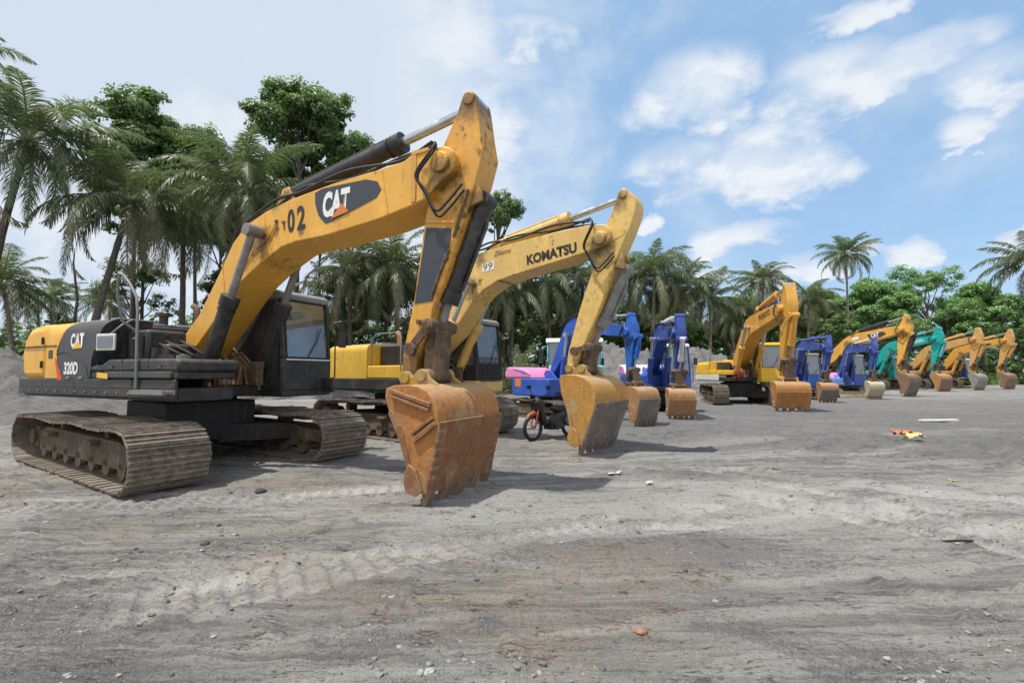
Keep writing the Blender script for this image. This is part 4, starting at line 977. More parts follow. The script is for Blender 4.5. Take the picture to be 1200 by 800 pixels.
def ground_fields(x, y):
    th = R(11); s = x * math.cos(th) + y * math.sin(th); t = -x * math.sin(th) + y * math.cos(th)
    wob = fbm(x * .35, y * .35, 3, 5) * 1.6
    str1 = fbm(s * .35, t * 4.5 + wob * 2, 4, 11); str2 = fbm(s * .9, t * 13 + wob * 4, 3, 21)
    lump = fbm(x * 2.2, y * 2.2, 4, 31); fine = fbm(x * 11, y * 11, 3, 41); big = fbm(x * .22, y * .22, 3, 51)
    clod = np.clip(fbm(x * 5.5, y * 5.5, 3, 61) - .56, 0, 1) * sstep(.48, .62, fbm(x * .6, y * .6, 2, 71))
    h = (big - .5) * .07 + (str1 - .5) * .030 + (str2 - .5) * .020 + (fbm(s * 2.5, t * 34 + wob * 6, 2, 25) - .5) * .014 + (lump - .5) * .022 + (fine - .5) * .020 + (fbm(x * 34, y * 34, 2, 45) - .5) * .012 + clod * .16
    soft = np.zeros_like(x); prints = np.zeros_like(x)
    for p, q, w in BANDS:
        m, ss, tt = band(x, y, p, q, w)
        m = m * sstep(.34, .5, fbm(x * .6 + 3, y * .6, 2, 81))
        h = h * (1 - .75 * m) + m * (-.014 + .013 * np.tanh(3 * np.sin(ss * 2 * math.pi / .16 + .6 * np.sin(tt * 9)))) ; soft = np.maximum(soft, m); prints = np.maximum(prints, m * (.5 - .5 * np.tanh(3 * np.sin(ss * 2 * math.pi / .16 + .6 * np.sin(tt * 9)))) * .45)
        h = h + .03 * np.exp(-((np.abs(tt) - w * .56) / .05) ** 2) * sstep(-.2, .3, ss) * sstep(.45, .6, fbm(x * 1.1, y * 1.1, 2, 91))
    tyre = np.zeros_like(x)
    for p, q in TYRES:
        m, ss, tt = band(x, y, p, q, .26); m = m * sstep(.30, .42, fbm(x * .5 + 9, y * .5, 2, 83)); tyre = np.maximum(tyre, m)
        h = h * (1 - .8 * m) - .016 * m + .004 * m * np.tanh(3 * np.sin(ss * 2 * math.pi / .09 + 9 * np.abs(tt))) + .022 * np.exp(-((np.abs(tt) - .16) / .035) ** 2) * sstep(-.2, .3, ss) * sstep(.4, .5, fbm(x * .5 + 9, y * .5, 2, 83))
    # wheel ruts curving past the litter and a spill of dark spoil
    for cx, cy, rr in ((12.6, 6.3, 4.55), (12.6, 6.3, 4.0), (12.6, 6.3, 3.3)):
        d = np.abs(np.hypot(x - cx, y - cy) - rr); a = np.arctan2(y - cy, x - cx)
        m = np.exp(-(d / .13) ** 2) * sstep(1.3, 1.8, a) * (1 - sstep(2.9, 3.2, a)); h = h - .06 * m + .04 * np.exp(-((d - .24) / .08) ** 2) * sstep(1.3, 1.8, a) * (1 - sstep(2.9, 3.2, a))
    for cx, cy, a, b, hh in ((6.6, 9.6, 1.5, .6, .30), (4.6, 10.6, 1.6, .45, .20), (3.4, 11.5, 1.8, .4, .10), (8.0, 8.9, .9, .5, .1), (2.2, 6.9, 1.1, .35, .06), (.2, 3.9, 1.5, .4, .05), (-1.3, 3.6, 1.3, .35, .05)):
        q = ((x - cx) / a) ** 2 + ((y - cy) / b) ** 2; h = h + hh * np.exp(-q * 1.3) * (.45 + .9 * fbm(x * 4, y * 4, 3, 99))
    far = sstep(14, 40, y); h = h * (1 - .4 * far)
    brown = sstep(.58, .74, fbm(x * .33 + 4, y * .55, 4, 121)) * .5
    for cx, cy, a, b, k in ((9.6, 8.6, 3.0, 1.1, .95), (8.0, 5.2, 2.2, .9, .55), (.3, 2.9, 1.0, .5, .7), (-2.0, 4.6, 1.7, .5, .6), (-2.3, 3.1, 1.2, .5, .55), (-.9, 5.6, 1.6, .5, .5), (1.7, 5.0, 1.2, .3, .4), (-1.0, 3.3, .9, .5, .6), (.75, 2.75, .7, .35, .6)):
        q = ((x - cx) / a) ** 2 + ((y - cy) / b) ** 2; brown = np.maximum(brown, .75 * k * np.exp(-q) * sstep(.3, .62, fbm(x * 1.6, y * 2.6, 4, 131)))
    dark = sstep(.54, .72, fbm(s * .6, t * 1.8, 5, 141, .6)) * .75
    dark = np.maximum(dark, (1 - sstep(2.7, 3.6, y + .6 * (fbm(x * .7, y * .7, 3, 145) - .5) * 3)) * .75 * sstep(.36, .6, fbm(x * 1.1, y * 1.6, 4, 147)))
    dark = np.maximum(dark, sstep(8.2, 10, y) * (1 - .55 * sstep(16, 30, y)) * sstep(0, 3.5, x) * 1.35)
    for cx, cy, a, b in ((6.6, 9.6, 1.9, .8), (4.6, 10.6, 2.2, .6), (3.2, 11.6, 2.5, .6), (8.3, 8.6, 1.5, .7), (2.4, 6.9, 1.4, .4), (1.0, 4.1, 1.8, .5)):
        q = ((x - cx) / a) ** 2 + ((y - cy) / b) ** 2; dark = np.maximum(dark, 1.5 * np.exp(-q * 1.1))
    dark = np.maximum(dark, prints * sstep(.3, .55, fbm(x * 1.3, y * 1.3, 2, 161)))
    light = np.clip(sstep(.46, .66, str1) * .55 + sstep(3.0, 3.9, y) * (1 - sstep(5.4, 7.5, y)) * .6 * sstep(.3, .55, fbm(x * .5, y * .9, 3, 153)) + soft * .10 + sstep(.5, .7, fbm(x * .3, y * .5, 3, 151)) * .5, 0, 1)
    return h, brown, dark, light, np.clip(soft + tyre, 0, 1)

def ground_material(name='grey_sand_ground'):
    t = NT(name)
    co = t.new('ShaderNodeTexCoord').outputs['Object']
    at = t.new('ShaderNodeAttribute', attribute_name='soil'); sp = t.new('ShaderNodeSeparateXYZ', ins={0: at.outputs['Vector']})
    br, dk, lt = sp.outputs
    aniso = t.map(co, (.55, 5, 1), (0, 0, R(-11)))
    n1 = t.noise(co, 3, 8, .62); n2 = t.noise(co, 24, 7, .68); n3 = t.noise(co, 95, 5, .65); n4 = t.noise(co, 260, 3, .6)
    s1 = t.noise(aniso, 2.0, 9, .66, .3); s2 = t.noise(t.map(co, (.7, 8, 1), (0, 0, R(-9))), 2.2, 8, .68, .1)
    s3 = t.noise(t.map(co, (.22, 15, 1), (0, 0, R(-10))), 2.0, 7, .62, .05); s4 = t.noise(t.map(co, (.3, 11, 1), (0, 0, R(-24))), 1.7, 7, .62, .05)
    crev = t.math('MULTIPLY', t.ramp(t.math('ABSOLUTE', t.math('SUBTRACT', s2, .5)), .0, .022, 1, 0), t.math('MULTIPLY', t.ramp(n1, .50, .62), t.ramp(n2, .40, .56)))
    c = t.mix(t.ramp(s1, .36, .62), (.205, .196, .182), (.375, .36, .335))
    c = t.mix(t.math('MULTIPLY', t.ramp(s3, .50, .62), t.ramp(n1, .3, .6, .15, .75)), c, (.17, .165, .16))
    c = t.mix(t.math('MULTIPLY', t.ramp(s4, .54, .66), t.ramp(n1, .62, .4, .0, .6)), c, (.50, .485, .46))
    brk = t.math('ADD', t.math('MULTIPLY', t.math('SUBTRACT', n2, .5), 1.3), t.math('MULTIPLY', t.math('SUBTRACT', n1, .5), 1.1))
    brk = t.math('ADD', brk, t.math('MULTIPLY', t.math('SUBTRACT', s4, .5), .9))
    c = t.mix(t.math('MULTIPLY', t.ramp(t.math('ADD', lt, brk), .25, .85), .85), c, (.475, .458, .425))
    c = t.mix(t.math('MULTIPLY', t.ramp(t.math('SUBTRACT', dk, t.math('MULTIPLY', brk, 1.25)), .32, 1.0), .72), c, t.mix(t.ramp(n3, .4, .6), (.10, .097, .097), (.24, .235, .23)))
    c = t.mix(t.math('MULTIPLY', t.ramp(t.math('ADD', br, t.math('MULTIPLY', brk, .8)), .25, .80), .85), c, (.36, .275, .20))
    c = t.mix(t.math('MULTIPLY', at.outputs['Alpha'], t.math('MULTIPLY', t.ramp(n1, .38, .56, .0, .3), t.ramp(n2, .36, .56, .4, 1.))), c, t.mix(t.ramp(n3, .4, .6), (.22, .212, .20), (.30, .29, .273)))
    c = t.mix(t.ramp(n2, .54, .70, 0, .6), c, (.15, .146, .14))
    c = t.mix(t.ramp(n3, .56, .70, 0, .5), c, (.60, .585, .555))
    c = t.mix(t.ramp(n3, .44, .32, 0, .6), c, (.13, .126, .12))
    c = t.mix(t.ramp(n4, .58, .70, 0, .5), c, (.60, .585, .56))
    c = t.mix(t.ramp(n4, .42, .32, 0, .5), c, (.09, .088, .085))
    c = t.mix(t.math('MULTIPLY', crev, .6), c, (.10, .097, .092))
    vo = t.new('ShaderNodeTexVoronoi', ins={'Vector': co, 'Scale': 34, 'Randomness': 1.})
    vc = t.new('ShaderNodeSeparateXYZ', ins={0: vo.outputs['Color']})
    pm = t.math('MULTIPLY', t.ramp(vo.outputs['Distance'], .10, .26, 1, 0), t.ramp(vc.outputs['X'], .84, .88))
    c = t.mix(t.math('MULTIPLY', pm, .8), c, t.mix(vc.outputs['Y'], (.12, .12, .12), (.6, .585, .555)))
    h = t.math('ADD', t.math('MULTIPLY', n2, 1.1), t.math('MULTIPLY', n3, .55)); h = t.math('ADD', h, t.math('MULTIPLY', pm, .6)); h = t.math('ADD', h, t.math('MULTIPLY', s1, 1.6))
    h = t.math('SUBTRACT', h, t.math('MULTIPLY', crev, .5)); h = t.math('ADD', h, t.math('MULTIPLY', t.math('SUBTRACT', s4, s3), 1.2))
    return t.done(t.bsdf(c, .95, 0, t.bump(h, t.math('SUBTRACT', 1., t.math('MULTIPLY', at.outputs['Alpha'], .25)), .045), Specular_IOR_Level=.2))
MG = ground_material()

def numpy_mesh(name, V, F, mat, attr=None, smooth=True):
    me = bpy.data.meshes.new(name)
    me.vertices.add(len(V)); me.vertices.foreach_set('co', np.ascontiguousarray(V, np.float32).ravel())
    k = F.shape[1]; me.loops.add(F.size); me.loops.foreach_set('vertex_index', np.ascontiguousarray(F, np.int32).ravel())
    me.polygons.add(len(F)); me.polygons.foreach_set('loop_start', np.arange(0, F.size, k, dtype=np.int32))
    me.polygons.foreach_set('use_smooth', np.full(len(F), smooth))
    me.update(calc_edges=True)
    if attr is not None:
        nm, dom, val = attr
        a = me.attributes.new(nm, 'FLOAT_COLOR', dom); a.data.foreach_set('color', np.ascontiguousarray(val, np.float32).ravel())
    me.materials.append(mat)
    return me
def build_ground():
    ys = np.concatenate([np.geomspace(1.2, 60, 620), np.geomspace(62, 900, 40)])
    us = np.concatenate([[-9, -5, -3, -2.2, -1.8, -1.5], np.linspace(-1.32, 1.32, 520), [1.5, 1.8, 2.2, 3, 5, 9]])
    Y, U = np.meshgrid(ys, us, indexing='ij'); X = U * (Y + .6)
    h, b, d, l, sf = ground_fields(X, Y)
    h = np.where(Y > 61, h * .3, h)
    V = np.stack([X, Y, h], -1).reshape(-1, 3)
    nr, nc = X.shape; I = np.arange(nr * nc).reshape(nr, nc)
    F = np.stack([I[:-1, :-1], I[:-1, 1:], I[1:, 1:], I[1:, :-1]], -1).reshape(-1, 4)
    # the sheet carries on, a little lower, behind the place where one stands
    n = len(V); V = np.concatenate([V, [(-900, -900, -.35), (900, -900, -.35), (900, 1000, -.35), (-900, 1000, -.35)]]); F = np.concatenate([F, [[n, n + 1, n + 2, n + 3]]])
    A = np.stack([b, d, l, sf], -1).reshape(-1, 4); A = np.concatenate([A, np.tile([[.2, .2, .4, 0]], (4, 1))])
    o = link('ground', numpy_mesh('ground', V, F, MG, ('soil', 'POINT', A)), None); tag(o, kind='structure')
build_ground()
def gz(x, y):
    return float(ground_fields(np.array([float(x)]), np.array([float(y)]))[0][0])

# ------------------------------------------------------------------ heaps of sand
def heap(label, cx, cy, rx, ry, fn, seed, n=110):
    u = np.linspace(-1, 1, n); X, Y = np.meshgrid(u, u, indexing='ij')
    H = fn(X, Y) ; wx, wy = cx + X * rx, cy + Y * ry
    edge = np.clip(1 - np.maximum(np.abs(X), np.abs(Y)) ** 6, 0, 1)
    H = H * (.78 + .5 * fbm(wx * .55, wy * .55, 4, seed)) + (fbm(wx * 1.6, wy * 1.6, 4, seed + 5) - .5) * .55 * sstep(.1, .8, H)
    rub = np.clip(fbm(wx * 2.6, wy * 2.6, 3, seed + 9) - .58, 0, 1) * 1.6 * sstep(.3, 1, H)
    H = (H + rub) * edge - .25 * (1 - edge) - .08
    V = np.stack([wx, wy, H], -1).reshape(-1, 3); I = np.arange(n * n).reshape(n, n)
    F = np.stack([I[:-1, :-1], I[1:, :-1], I[1:, 1:], I[:-1, 1:]], -1).reshape(-1, 4)
    d = sstep(.45, .65, fbm(wx * .7, wy * .7, 4, seed + 3)); l = sstep(.45, .6, fbm(wx * .5, wy * .9, 3, seed + 4))
    A = np.stack([d * .12, 1.1 + d * .3, l * .0, d * 0], -1).reshape(-1, 4)
    o = link('sand_heap', numpy_mesh('sand_heap', V, F, MG, ('soil', 'POINT', A)), None)
    tag(o, label, 'sand heap')
hp = lambda X: np.interp(X, [-1, -.8, -.55, -.2, .2, .55, .8, 1], [0, .2, .5, 3.3, 3.0, 3.2, 2.5, 0])
heap('long rough grey sand bank under the palms behind the blue excavators', 7.2, 33, 10.2, 5.2, lambda X, Y: hp(X) * np.exp(-(Y * 1.55) ** 2), 7, 150)
heap('low grey rubble heap beside the yellow rear of the largest excavator', -19.6, 18, 7.5, 6, lambda X, Y: 2.1 * np.exp(-(X * 1.7) ** 2 - (Y * 1.7) ** 2), 23)
heap('far low grey spoil bank under the left palms', -16, 30, 9, 4, lambda X, Y: 1.2 * np.exp(-(X * 1.3) ** 4 - (Y * 1.7) ** 2), 37, 80)

# ------------------------------------------------------------------ gravel, rocks, litter
def ico_pts():
    bm = bmesh.new(); bmesh.ops.create_icosphere(bm, subdivisions=1, radius=1)
    V = np.array([v.co[:] for v in bm.verts]); F = np.array([[v.index for v in f.verts] for f in bm.faces]); bm.free(); return V, F
IV, IF = ico_pts()
def gravel():
    g = np.random.default_rng(4); n = 9000
    y = 1.9 * np.exp(g.random(n) * math.log(9)); x = (g.random(n) * 2 - 1) * y * 1.15
    # more stones in loose patches
    keep = g.random(n) < .12 + 1.2 * sstep(.5, .66, fbm(x * .9, y * .9, 4, 201)); x, y = x[keep], y[keep]; n = len(x)
    r = .0035 + .019 * g.random(n) ** 6 + .0006 * y
    h = ground_fields(x, y)[0]; Vs = []; Fs = []; As = []
    for i in range(n):
        k = (.7 + .6 * g.random((42 if len(IV) == 42 else len(IV), 1))) * r[i] * np.array([1, .6 + .7 * g.random(), .35 + .4 * g.random()])
        a = g.random() * 6.28; c, s = math.cos(a), math.sin(a); P = IV * k; P = np.stack([P[:, 0] * c - P[:, 1] * s, P[:, 0] * s + P[:, 1] * c, P[:, 2]], 1)
        Vs.append(P + [x[i], y[i], h[i] + r[i] * .15]); Fs.append(IF + i * len(IV)); b = g.random() ** 1.6; As.append(np.tile([[.3 * (b > .85), b, g.random(), 1]], (len(IV), 1)))
    t = NT('gravel_stone'); at = t.new('ShaderNodeAttribute', attribute_name='tint'); sp = t.new('ShaderNodeSeparateXYZ', ins={0: at.outputs['Vector']})
    c = t.mix(sp.outputs[1], (.08, .08, .08), (.36, .35, .335)); c = t.mix(sp.outputs[0], c, (.30, .17, .10))
    m = t.done(t.bsdf(c, .9, 0))
    o = link('gravel', numpy_mesh('gravel', np.concatenate(Vs), np.concatenate(Fs), m, ('tint', 'POINT', np.concatenate(As)), False), None); tag(o, kind='stuff')
gravel()
def rock(label, x, y, r, col, seed):
    g = np.random.default_rng(seed); bm = bmesh.new(); bmesh.ops.create_icosphere(bm, subdivisions=2, radius=1)
    for v in bm.verts:
        p = np.array(v.co[:]); k = .75 + .5 * fbm(p[:1] * 1.5 + seed, p[1:2] * 1.5 + p[2:3] * 2, 3, seed)[0]
        v.co = (p[0] * k * r, p[1] * k * r * .75, p[2] * k * r * .55)
    me = bpy.data.meshes.new('rock'); bm.to_mesh(me); bm.free()
    o = link('rock', me, plain('rock_%d' % seed, col, .9, 0, .35, 30, .3)); o.location = (x, y, gz(x, y) + r * .15); o.rotation_euler.z = seed
    tag(o, label, 'rock')
rock('dark clod lying between the tracks and the camera, largest on the pale streaks', -3.16, 6.08, .075, (.05, .045, .04), 1)
rock('flat dark stone alone on the pale ground before the yellow machine', -2.66, 4.22, .05, (.07, .07, .07), 2)
rock('reddish brown stone in the bottom middle of the yard', .73, 2.80, .042, (.27, .16, .11), 3)
rock('pale stone at the bottom edge of the yard', -.40, 2.42, .035, (.33, .33, .32), 4)
rock('grey stone beside the brown soil patch at the lower middle', -.85, 3.02, .03, (.12, .12, .12), 5)
rock('dark stone at the right edge of the yard', 3.62, 3.36, .06, (.07, .06, .055), 6)

def sheet(name, label, cat, pts, x, y, mat, rz, seed, amp=.03, th=.006, lift=.02, n=14):
    g = np.random.default_rng(seed); P = np.array(pts); lo, hi = P.min(0), P.max(0)
    mb = MB(); idx = {}
    def inside(px, py):
        c = False; j = len(P) - 1
        for i in range(len(P)):
            if (P[i, 1] > py) != (P[j, 1] > py) and px < (P[j, 0] - P[i, 0]) * (py - P[i, 1]) / (P[j, 1] - P[i, 1]) + P[i, 0]: c = not c
            j = i
        return c
    vs = []; fs = []
    for i in range(n + 1):
        for j in range(n + 1):
            px, py = lerp(lo[0], hi[0], i / n), lerp(lo[1], hi[1], j / n)
            z = lift + amp * float(fbm(np.array([px * 9 + seed]), np.array([py * 9]), 3, seed)[0]) * 2
            vs.append((px + .01 * g.standard_normal(), py + .01 * g.standard_normal(), z))
    for i in range(n):
        for j in range(n):
            px, py = lerp(lo[0], hi[0], (i + .5) / n), lerp(lo[1], hi[1], (j + .5) / n)
            if inside(px, py): a = i * (n + 1) + j; fs.append((a, a + n + 1, a + n + 2, a + 1))
    mb.add(vs, fs); me = mb.mesh(name, 60, True, False); me.materials.append(mat)
    o = link(name, me, None); s = o.modifiers.new('Solidify', 'SOLIDIFY'); s.thickness = th
    o.location = (x, y, gz(x, y)); o.rotation_euler.z = R(rz)
    return tag(o, label, cat) if label else o
bagm = plain('yellow_plastic', (.72, .58, .26), .5, 0, .25, 12); bago = plain('orange_plastic_film', (.60, .20, .07), .5, 0, .3, 12)
bag = sheet('plastic_bag', 'crumpled yellow and orange plastic bag lying on the grey yard', 'bag', [(-.30, -.12), (-.05, -.22), (.24, -.16), (.28, .10), (.12, .06), (.02, -.08), (-.14, .02), (-.30, -.02)], 8.62, 10.35, bagm, 10, 3, .12, .008, .03, 20)
b2 = sheet('bag_flap', None, None, [(-.32, .0), (.0, .08), (.28, .02), (.32, .28), (.0, .36), (-.34, .24)], 0, 0, bago, 0, 5, .14, .006, .05, 16); b2.parent = bag; bag.scale = (.78, .78, .8); b2.location = (.02, .08, .0)
sheet('paper_scrap', 'white paper scrap nearer the bucket, left one of the pair', 'paper', [(-.10, -.03), (.09, -.05), (.11, .03), (-.02, .05), (-.09, .02)], 1.47, 6.95, M['white'], 10, 11, .03, .004, .01, 8)
sheet('paper_scrap', 'small white paper scrap in the middle of the pale ground, right one of the pair', 'paper', [(-.06, -.03), (.06, -.03), (.05, .04), (-.05, .03)], 1.81, 6.37, M['white'], 40, 12, .03, .004, .01, 8)
sheet('paper_scrap', 'yellowish white paper scrap below the plastic bag', 'paper', [(-.07, -.04), (.07, -.02), (.04, .06), (-.06, .04)], 5.80, 6.33, bagm, 70, 13, .05, .004, .01, 8)
pk = MB().box((0, 0, .05), (1.05, .22, .05)).box((-.25, .03, .012), (.5, .1, .03))
o = obj('plank', pk, M['white'], None, bevel=.008); o.location = (13.0, 14.6, gz(13, 14.6)); o.rotation_euler = (0, R(-1), R(-2)); tag(o, 'white board lying flat on the yard behind the plastic bag', 'board')
pk = MB().box((0, 0, .04), (1.6, .3, .04))
o = obj('plank', pk, M['white'], None, bevel=.008); o.location = (13.0, 22.2, gz(13.0, 22.2)); o.rotation_euler.z = R(4); tag(o, 'pale board lying beside the track of the orange yellow excavator', 'board')
o = obj('metal_bar', MB().tube([(-.26, 0, .02), (0, .01, .025), (.26, -.01, .02)], .012, 8), M['blackdull'], None, sharp=60); o.location = (3.92, 4.25, gz(3.92, 4.25) + .005); o.rotation_euler.z = R(3); tag(o, 'thin dark bar lying on the ground between the ruts', 'bar')
# ------------------------------------------------------------------ vegetation
MPALM = leafmat('palm_fronds', (.055, .078, .042), (.225, .285, .13), (.38, .34, .22))
MLEAF = leafmat('tree_leaves', (.055, .095, .032), (.19, .32, .085), (.32, .34, .12))
MLEAF2 = leafmat('light_tree_leaves', (.10, .19, .06), (.29, .50, .15), (.38, .42, .16))
MBUSH = leafmat('bush_leaves', (.065, .12, .04), (.22, .37, .10), (.34, .36, .16))
MBARK = plain('grey_bark', (.22, .19, .165), .9, 0, .4, 6, .5)
MBARK2 = plain('dark_bark', (.10, .085, .072), .9, 0, .4, 6, .5)

def frond_crown(seed, n=26, L=5.1, upright=0., npin=84, width=.066, spread=1.):
    g = np.random.default_rng(seed); V = []; F = []; T = []
    nv = 0
    def quad(a, b, c, d, t):
        nonlocal nv
        V.extend((a, b, c, d)); F.append((nv, nv + 1, nv + 2, nv + 3)); T.append(t); nv += 4
    for k in range(n):
        az = k * 2.399963 + g.normal(0, .15); age = k / (n - 1)
        el = lerp(1.40, -.70, age ** .9) + g.normal(0, .16) + upright * .3
        droop = lerp(1.15, 1.7, age) * g.uniform(.7, 1.25) * (1 - .6 * upright)
        Lk = L * g.uniform(.85, 1.1) * (.8 if age < .1 else 1)
        dry = 1. if (age > .86 and g.random() < .7) else 0.
        S = 16; pts = [np.array([.12 * math.cos(az), .12 * math.sin(az), 0.])]; dirs = []
        azk = az
        for i in range(S):
            e = el - droop * ((i + .5) / S) ** 1.4 * 1.25; azk += g.normal(0, .012)
            d = np.array([math.cos(e) * math.cos(azk), math.cos(e) * math.sin(azk), math.sin(e)]); dirs.append(d); pts.append(pts[-1] + d * Lk / S)
        dirs.append(dirs[-1]); pts = np.array(pts); dirs = np.array(dirs)
        base = g.uniform(.1, .55) * (1 - .4 * age) + .25 * (1 - age); dr = .9 * dry + max(0, g.normal(.08, .1))
        for i in range(S):   # rachis
            w0, w1 = .045 * (1 - i / S) + .010, .045 * (1 - (i + 1) / S) + .010
            sd = np.cross(dirs[i], [0, 0, 1.]); sd /= np.linalg.norm(sd) + 1e-9; u = np.cross(sd, dirs[i])
            for s2 in (-1, 1):
                quad(pts[i] + sd * w0 * s2, pts[i + 1] + sd * w1 * s2, pts[i + 1] - u * w1 * .8, pts[i] - u * w0 * .8, (base * .6 + .2, .45 + dr * .4, 0, 1))
        for j in range(npin):
            u = .13 + .87 * (j + .5) / npin; x = u * S; i = min(int(x), S - 1); fr = x - i
            p = pts[i] * (1 - fr) + pts[i + 1] * fr; d = dirs[i]
            sd = np.cross(d, [0, 0, 1.]); sd /= np.linalg.norm(sd) + 1e-9; up = np.cross(sd, d)
            pl = Lk * .25 * (math.sin(math.pi * min(1, u * .9 + .12)) ** .6) * g.uniform(.7, 1.12) * (1 - .25 * u)
            for s2 in (-1, 1):
                if g.random() < .05 + .2 * dry + .06 * age: continue
                o = sd * s2 * .80 * spread + d * (.55 + .3 * u) + up * .12 + g.normal(0, .13, 3); o /= np.linalg.norm(o)
                grav = np.array([0, 0, -1.]) * (.65 + .55 * age + .35 * dry) * g.uniform(.7, 1.3)
                o1 = o + grav * (.15 + .45 * min(1, age * 3)); o1 /= np.linalg.norm(o1); q1 = p + o1 * pl * .5; o2 = o1 + grav * .7; o2 /= np.linalg.norm(o2); q2 = q1 + o2 * pl * .5
                wv = d * width * .5; t = (min(1, max(0, base + g.normal(0, .10))), min(1, dr + (.25 if g.random() < .08 else 0)), 0, 1)
                quad(p - wv * .6, p + wv * .6, q1 + wv, q1 - wv, t); quad(q1 - wv, q1 + wv, q2 + wv * .12, q2 - wv * .12, t)
    V = np.array(V); F = np.array(F)
    me = numpy_mesh('palm_crown', V, F, MPALM, ('tint', 'CORNER', np.repeat(np.array(T), 4, 0)), False)
    return me
PC = [frond_crown(10 + i, n) for i, n in enumerate((34, 30, 36, 31))]
PY = [frond_crown(30, 15, 3.6, 1.0, 30, .10), frond_crown(31, 13, 3.2, .7, 28, .11)]
NUTS = None
def palm(label, cx, cy, cz, bx, L, var, rot, mat=MBARK, bend=.35, by=0., nuts=True, group='coconut palms behind the excavators'):
    root = empty('coconut_palm', (bx, cy + by, -.1)); tag(root, label, 'palm tree', group)
    s = L / 4.35; pts = []; rs = []
    n = 22
    for i in range(n + 1):
        u = i / n; w = u ** (1 + bend)
        r = lerp(.20, .115, u) * max(.8, s) * (1.5 - .5 * min(1, u * 12)) * (1 + .05 * (i % 2)); pts.append(((cx - bx) * w + .05 * math.sin(u * 7 + rot), -by * w, (cz + .1) * u)); rs.append(r)
    obj('trunk', MB().tube(pts, rs, 10), mat, root, sharp=70)
    c = link('crown', PC[var % 4], None, root); c.location = (cx - bx, -by, cz + .1); c.scale = (s, s, s); c.rotation_euler = (.05 * math.sin(rot * 3), .05 * math.cos(rot * 2), rot)
    if nuts:
        g = random.Random(int(rot * 100))
        for k in range(5): a = k * 1.26 + g.random(); obj('coconut', MB().ell((cx - bx + .28 * s * math.cos(a), -by + .28 * s * math.sin(a), cz - .05 - .25 * g.random()), (.11 * s, .11 * s, .14 * s), 8, 6), plain('coconut_husk', (.10, .085, .03), .7) if 'coconut_husk' not in bpy.data.materials else bpy.data.materials['coconut_husk'], root, sharp=80)
    return root

def leaf_cloud(centers, normals, rad, per, size, seed, light, flat=1.0):
    """diamond leaves scattered through each clump; tint brighter on the sunny outside"""
    g = np.random.default_rng(seed); n = len(centers); N = n * per
    c = np.repeat(centers, per, 0); nr = np.repeat(normals, per, 0); rd = np.repeat(rad, per)[:, None]
    d = g.normal(size=(N, 3)); d /= np.linalg.norm(d, axis=1)[:, None]
    p = c + d * rd * (g.random((N, 1)) ** .45) * np.array([1, 1, .72 * flat])
    nn = nr * .5 + d * .5 + g.normal(0, .45, (N, 3)) + np.array([0, 0, .55]); nn /= np.linalg.norm(nn, axis=1)[:, None]
    a = np.cross(nn, g.normal(size=(N, 3))); a /= np.linalg.norm(a, axis=1)[:, None]; b = np.cross(nn, a)
    sz = size * g.uniform(.65, 1.3, (N, 1)); a = a * sz * .5; b = b * sz * .27
    fold = nn * sz * .10
    V = np.stack([p - a, p - b + fold, p + a, p + b + fold], 1).reshape(-1, 3); F = np.arange(N * 4).reshape(N, 4)
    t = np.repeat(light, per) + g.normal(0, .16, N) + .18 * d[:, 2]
    tip = np.where(g.random(N) < .05, g.random(N) * .8, .0)
    T = np.stack([np.clip(t, 0, 1), tip, t * 0, t * 0 + 1], 1)
    return V, F, np.repeat(T, 4, 0)
def crown_variant(seed, lobes=12, clumps=280, per=76, size=.27, squash=1., airy=0.):
    g = np.random.default_rng(seed); LB = []
    for k in range(lobes):
        a = k * 2.4 + g.normal(0, .3); rr = g.uniform(.45, 1.) if k else 0; z = g.uniform(-.75, .8) if k else .55
        LB.append((np.array([math.cos(a) * rr * 2.5, math.sin(a) * rr * 2.5, z * 2.9 * squash]), g.uniform(1.0, 1.9) * (1 - .25 * abs(z))))
    C = []; Nn = []; Rr = []; Li = []
    for k in range(clumps):
        lc, lr = LB[g.integers(len(LB))]; d = g.normal(size=3); d[2] = d[2] * .8 + .15; d /= np.linalg.norm(d)
        p = lc + d * lr * g.uniform(.55, 1.05) ** .8 * np.array([1, 1, .78])
        if airy and g.random() < airy: continue
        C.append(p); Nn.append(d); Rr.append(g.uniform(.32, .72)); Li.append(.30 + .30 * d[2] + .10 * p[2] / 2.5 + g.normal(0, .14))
    V, F, T = leaf_cloud(np.array(C), np.array(Nn), np.array(Rr), per, size, seed + 1, np.array(Li))
    return V, F, T, LB, np.array(C)
def crown_mesh(cv, mat): return numpy_mesh('tree_crown', cv[0], cv[1], mat, ('tint', 'CORNER', cv[2]), False)
CV = [crown_variant(50), crown_variant(51, 14, 300), crown_variant(52, 10, 240, 66, .26, 1.1, .1), crown_variant(53, 10, 200, 50, .24, .9, .25)]
CM = [crown_mesh(c, MLEAF) for c in CV]; CMl = [crown_mesh(c, MLEAF2) for c in CV]
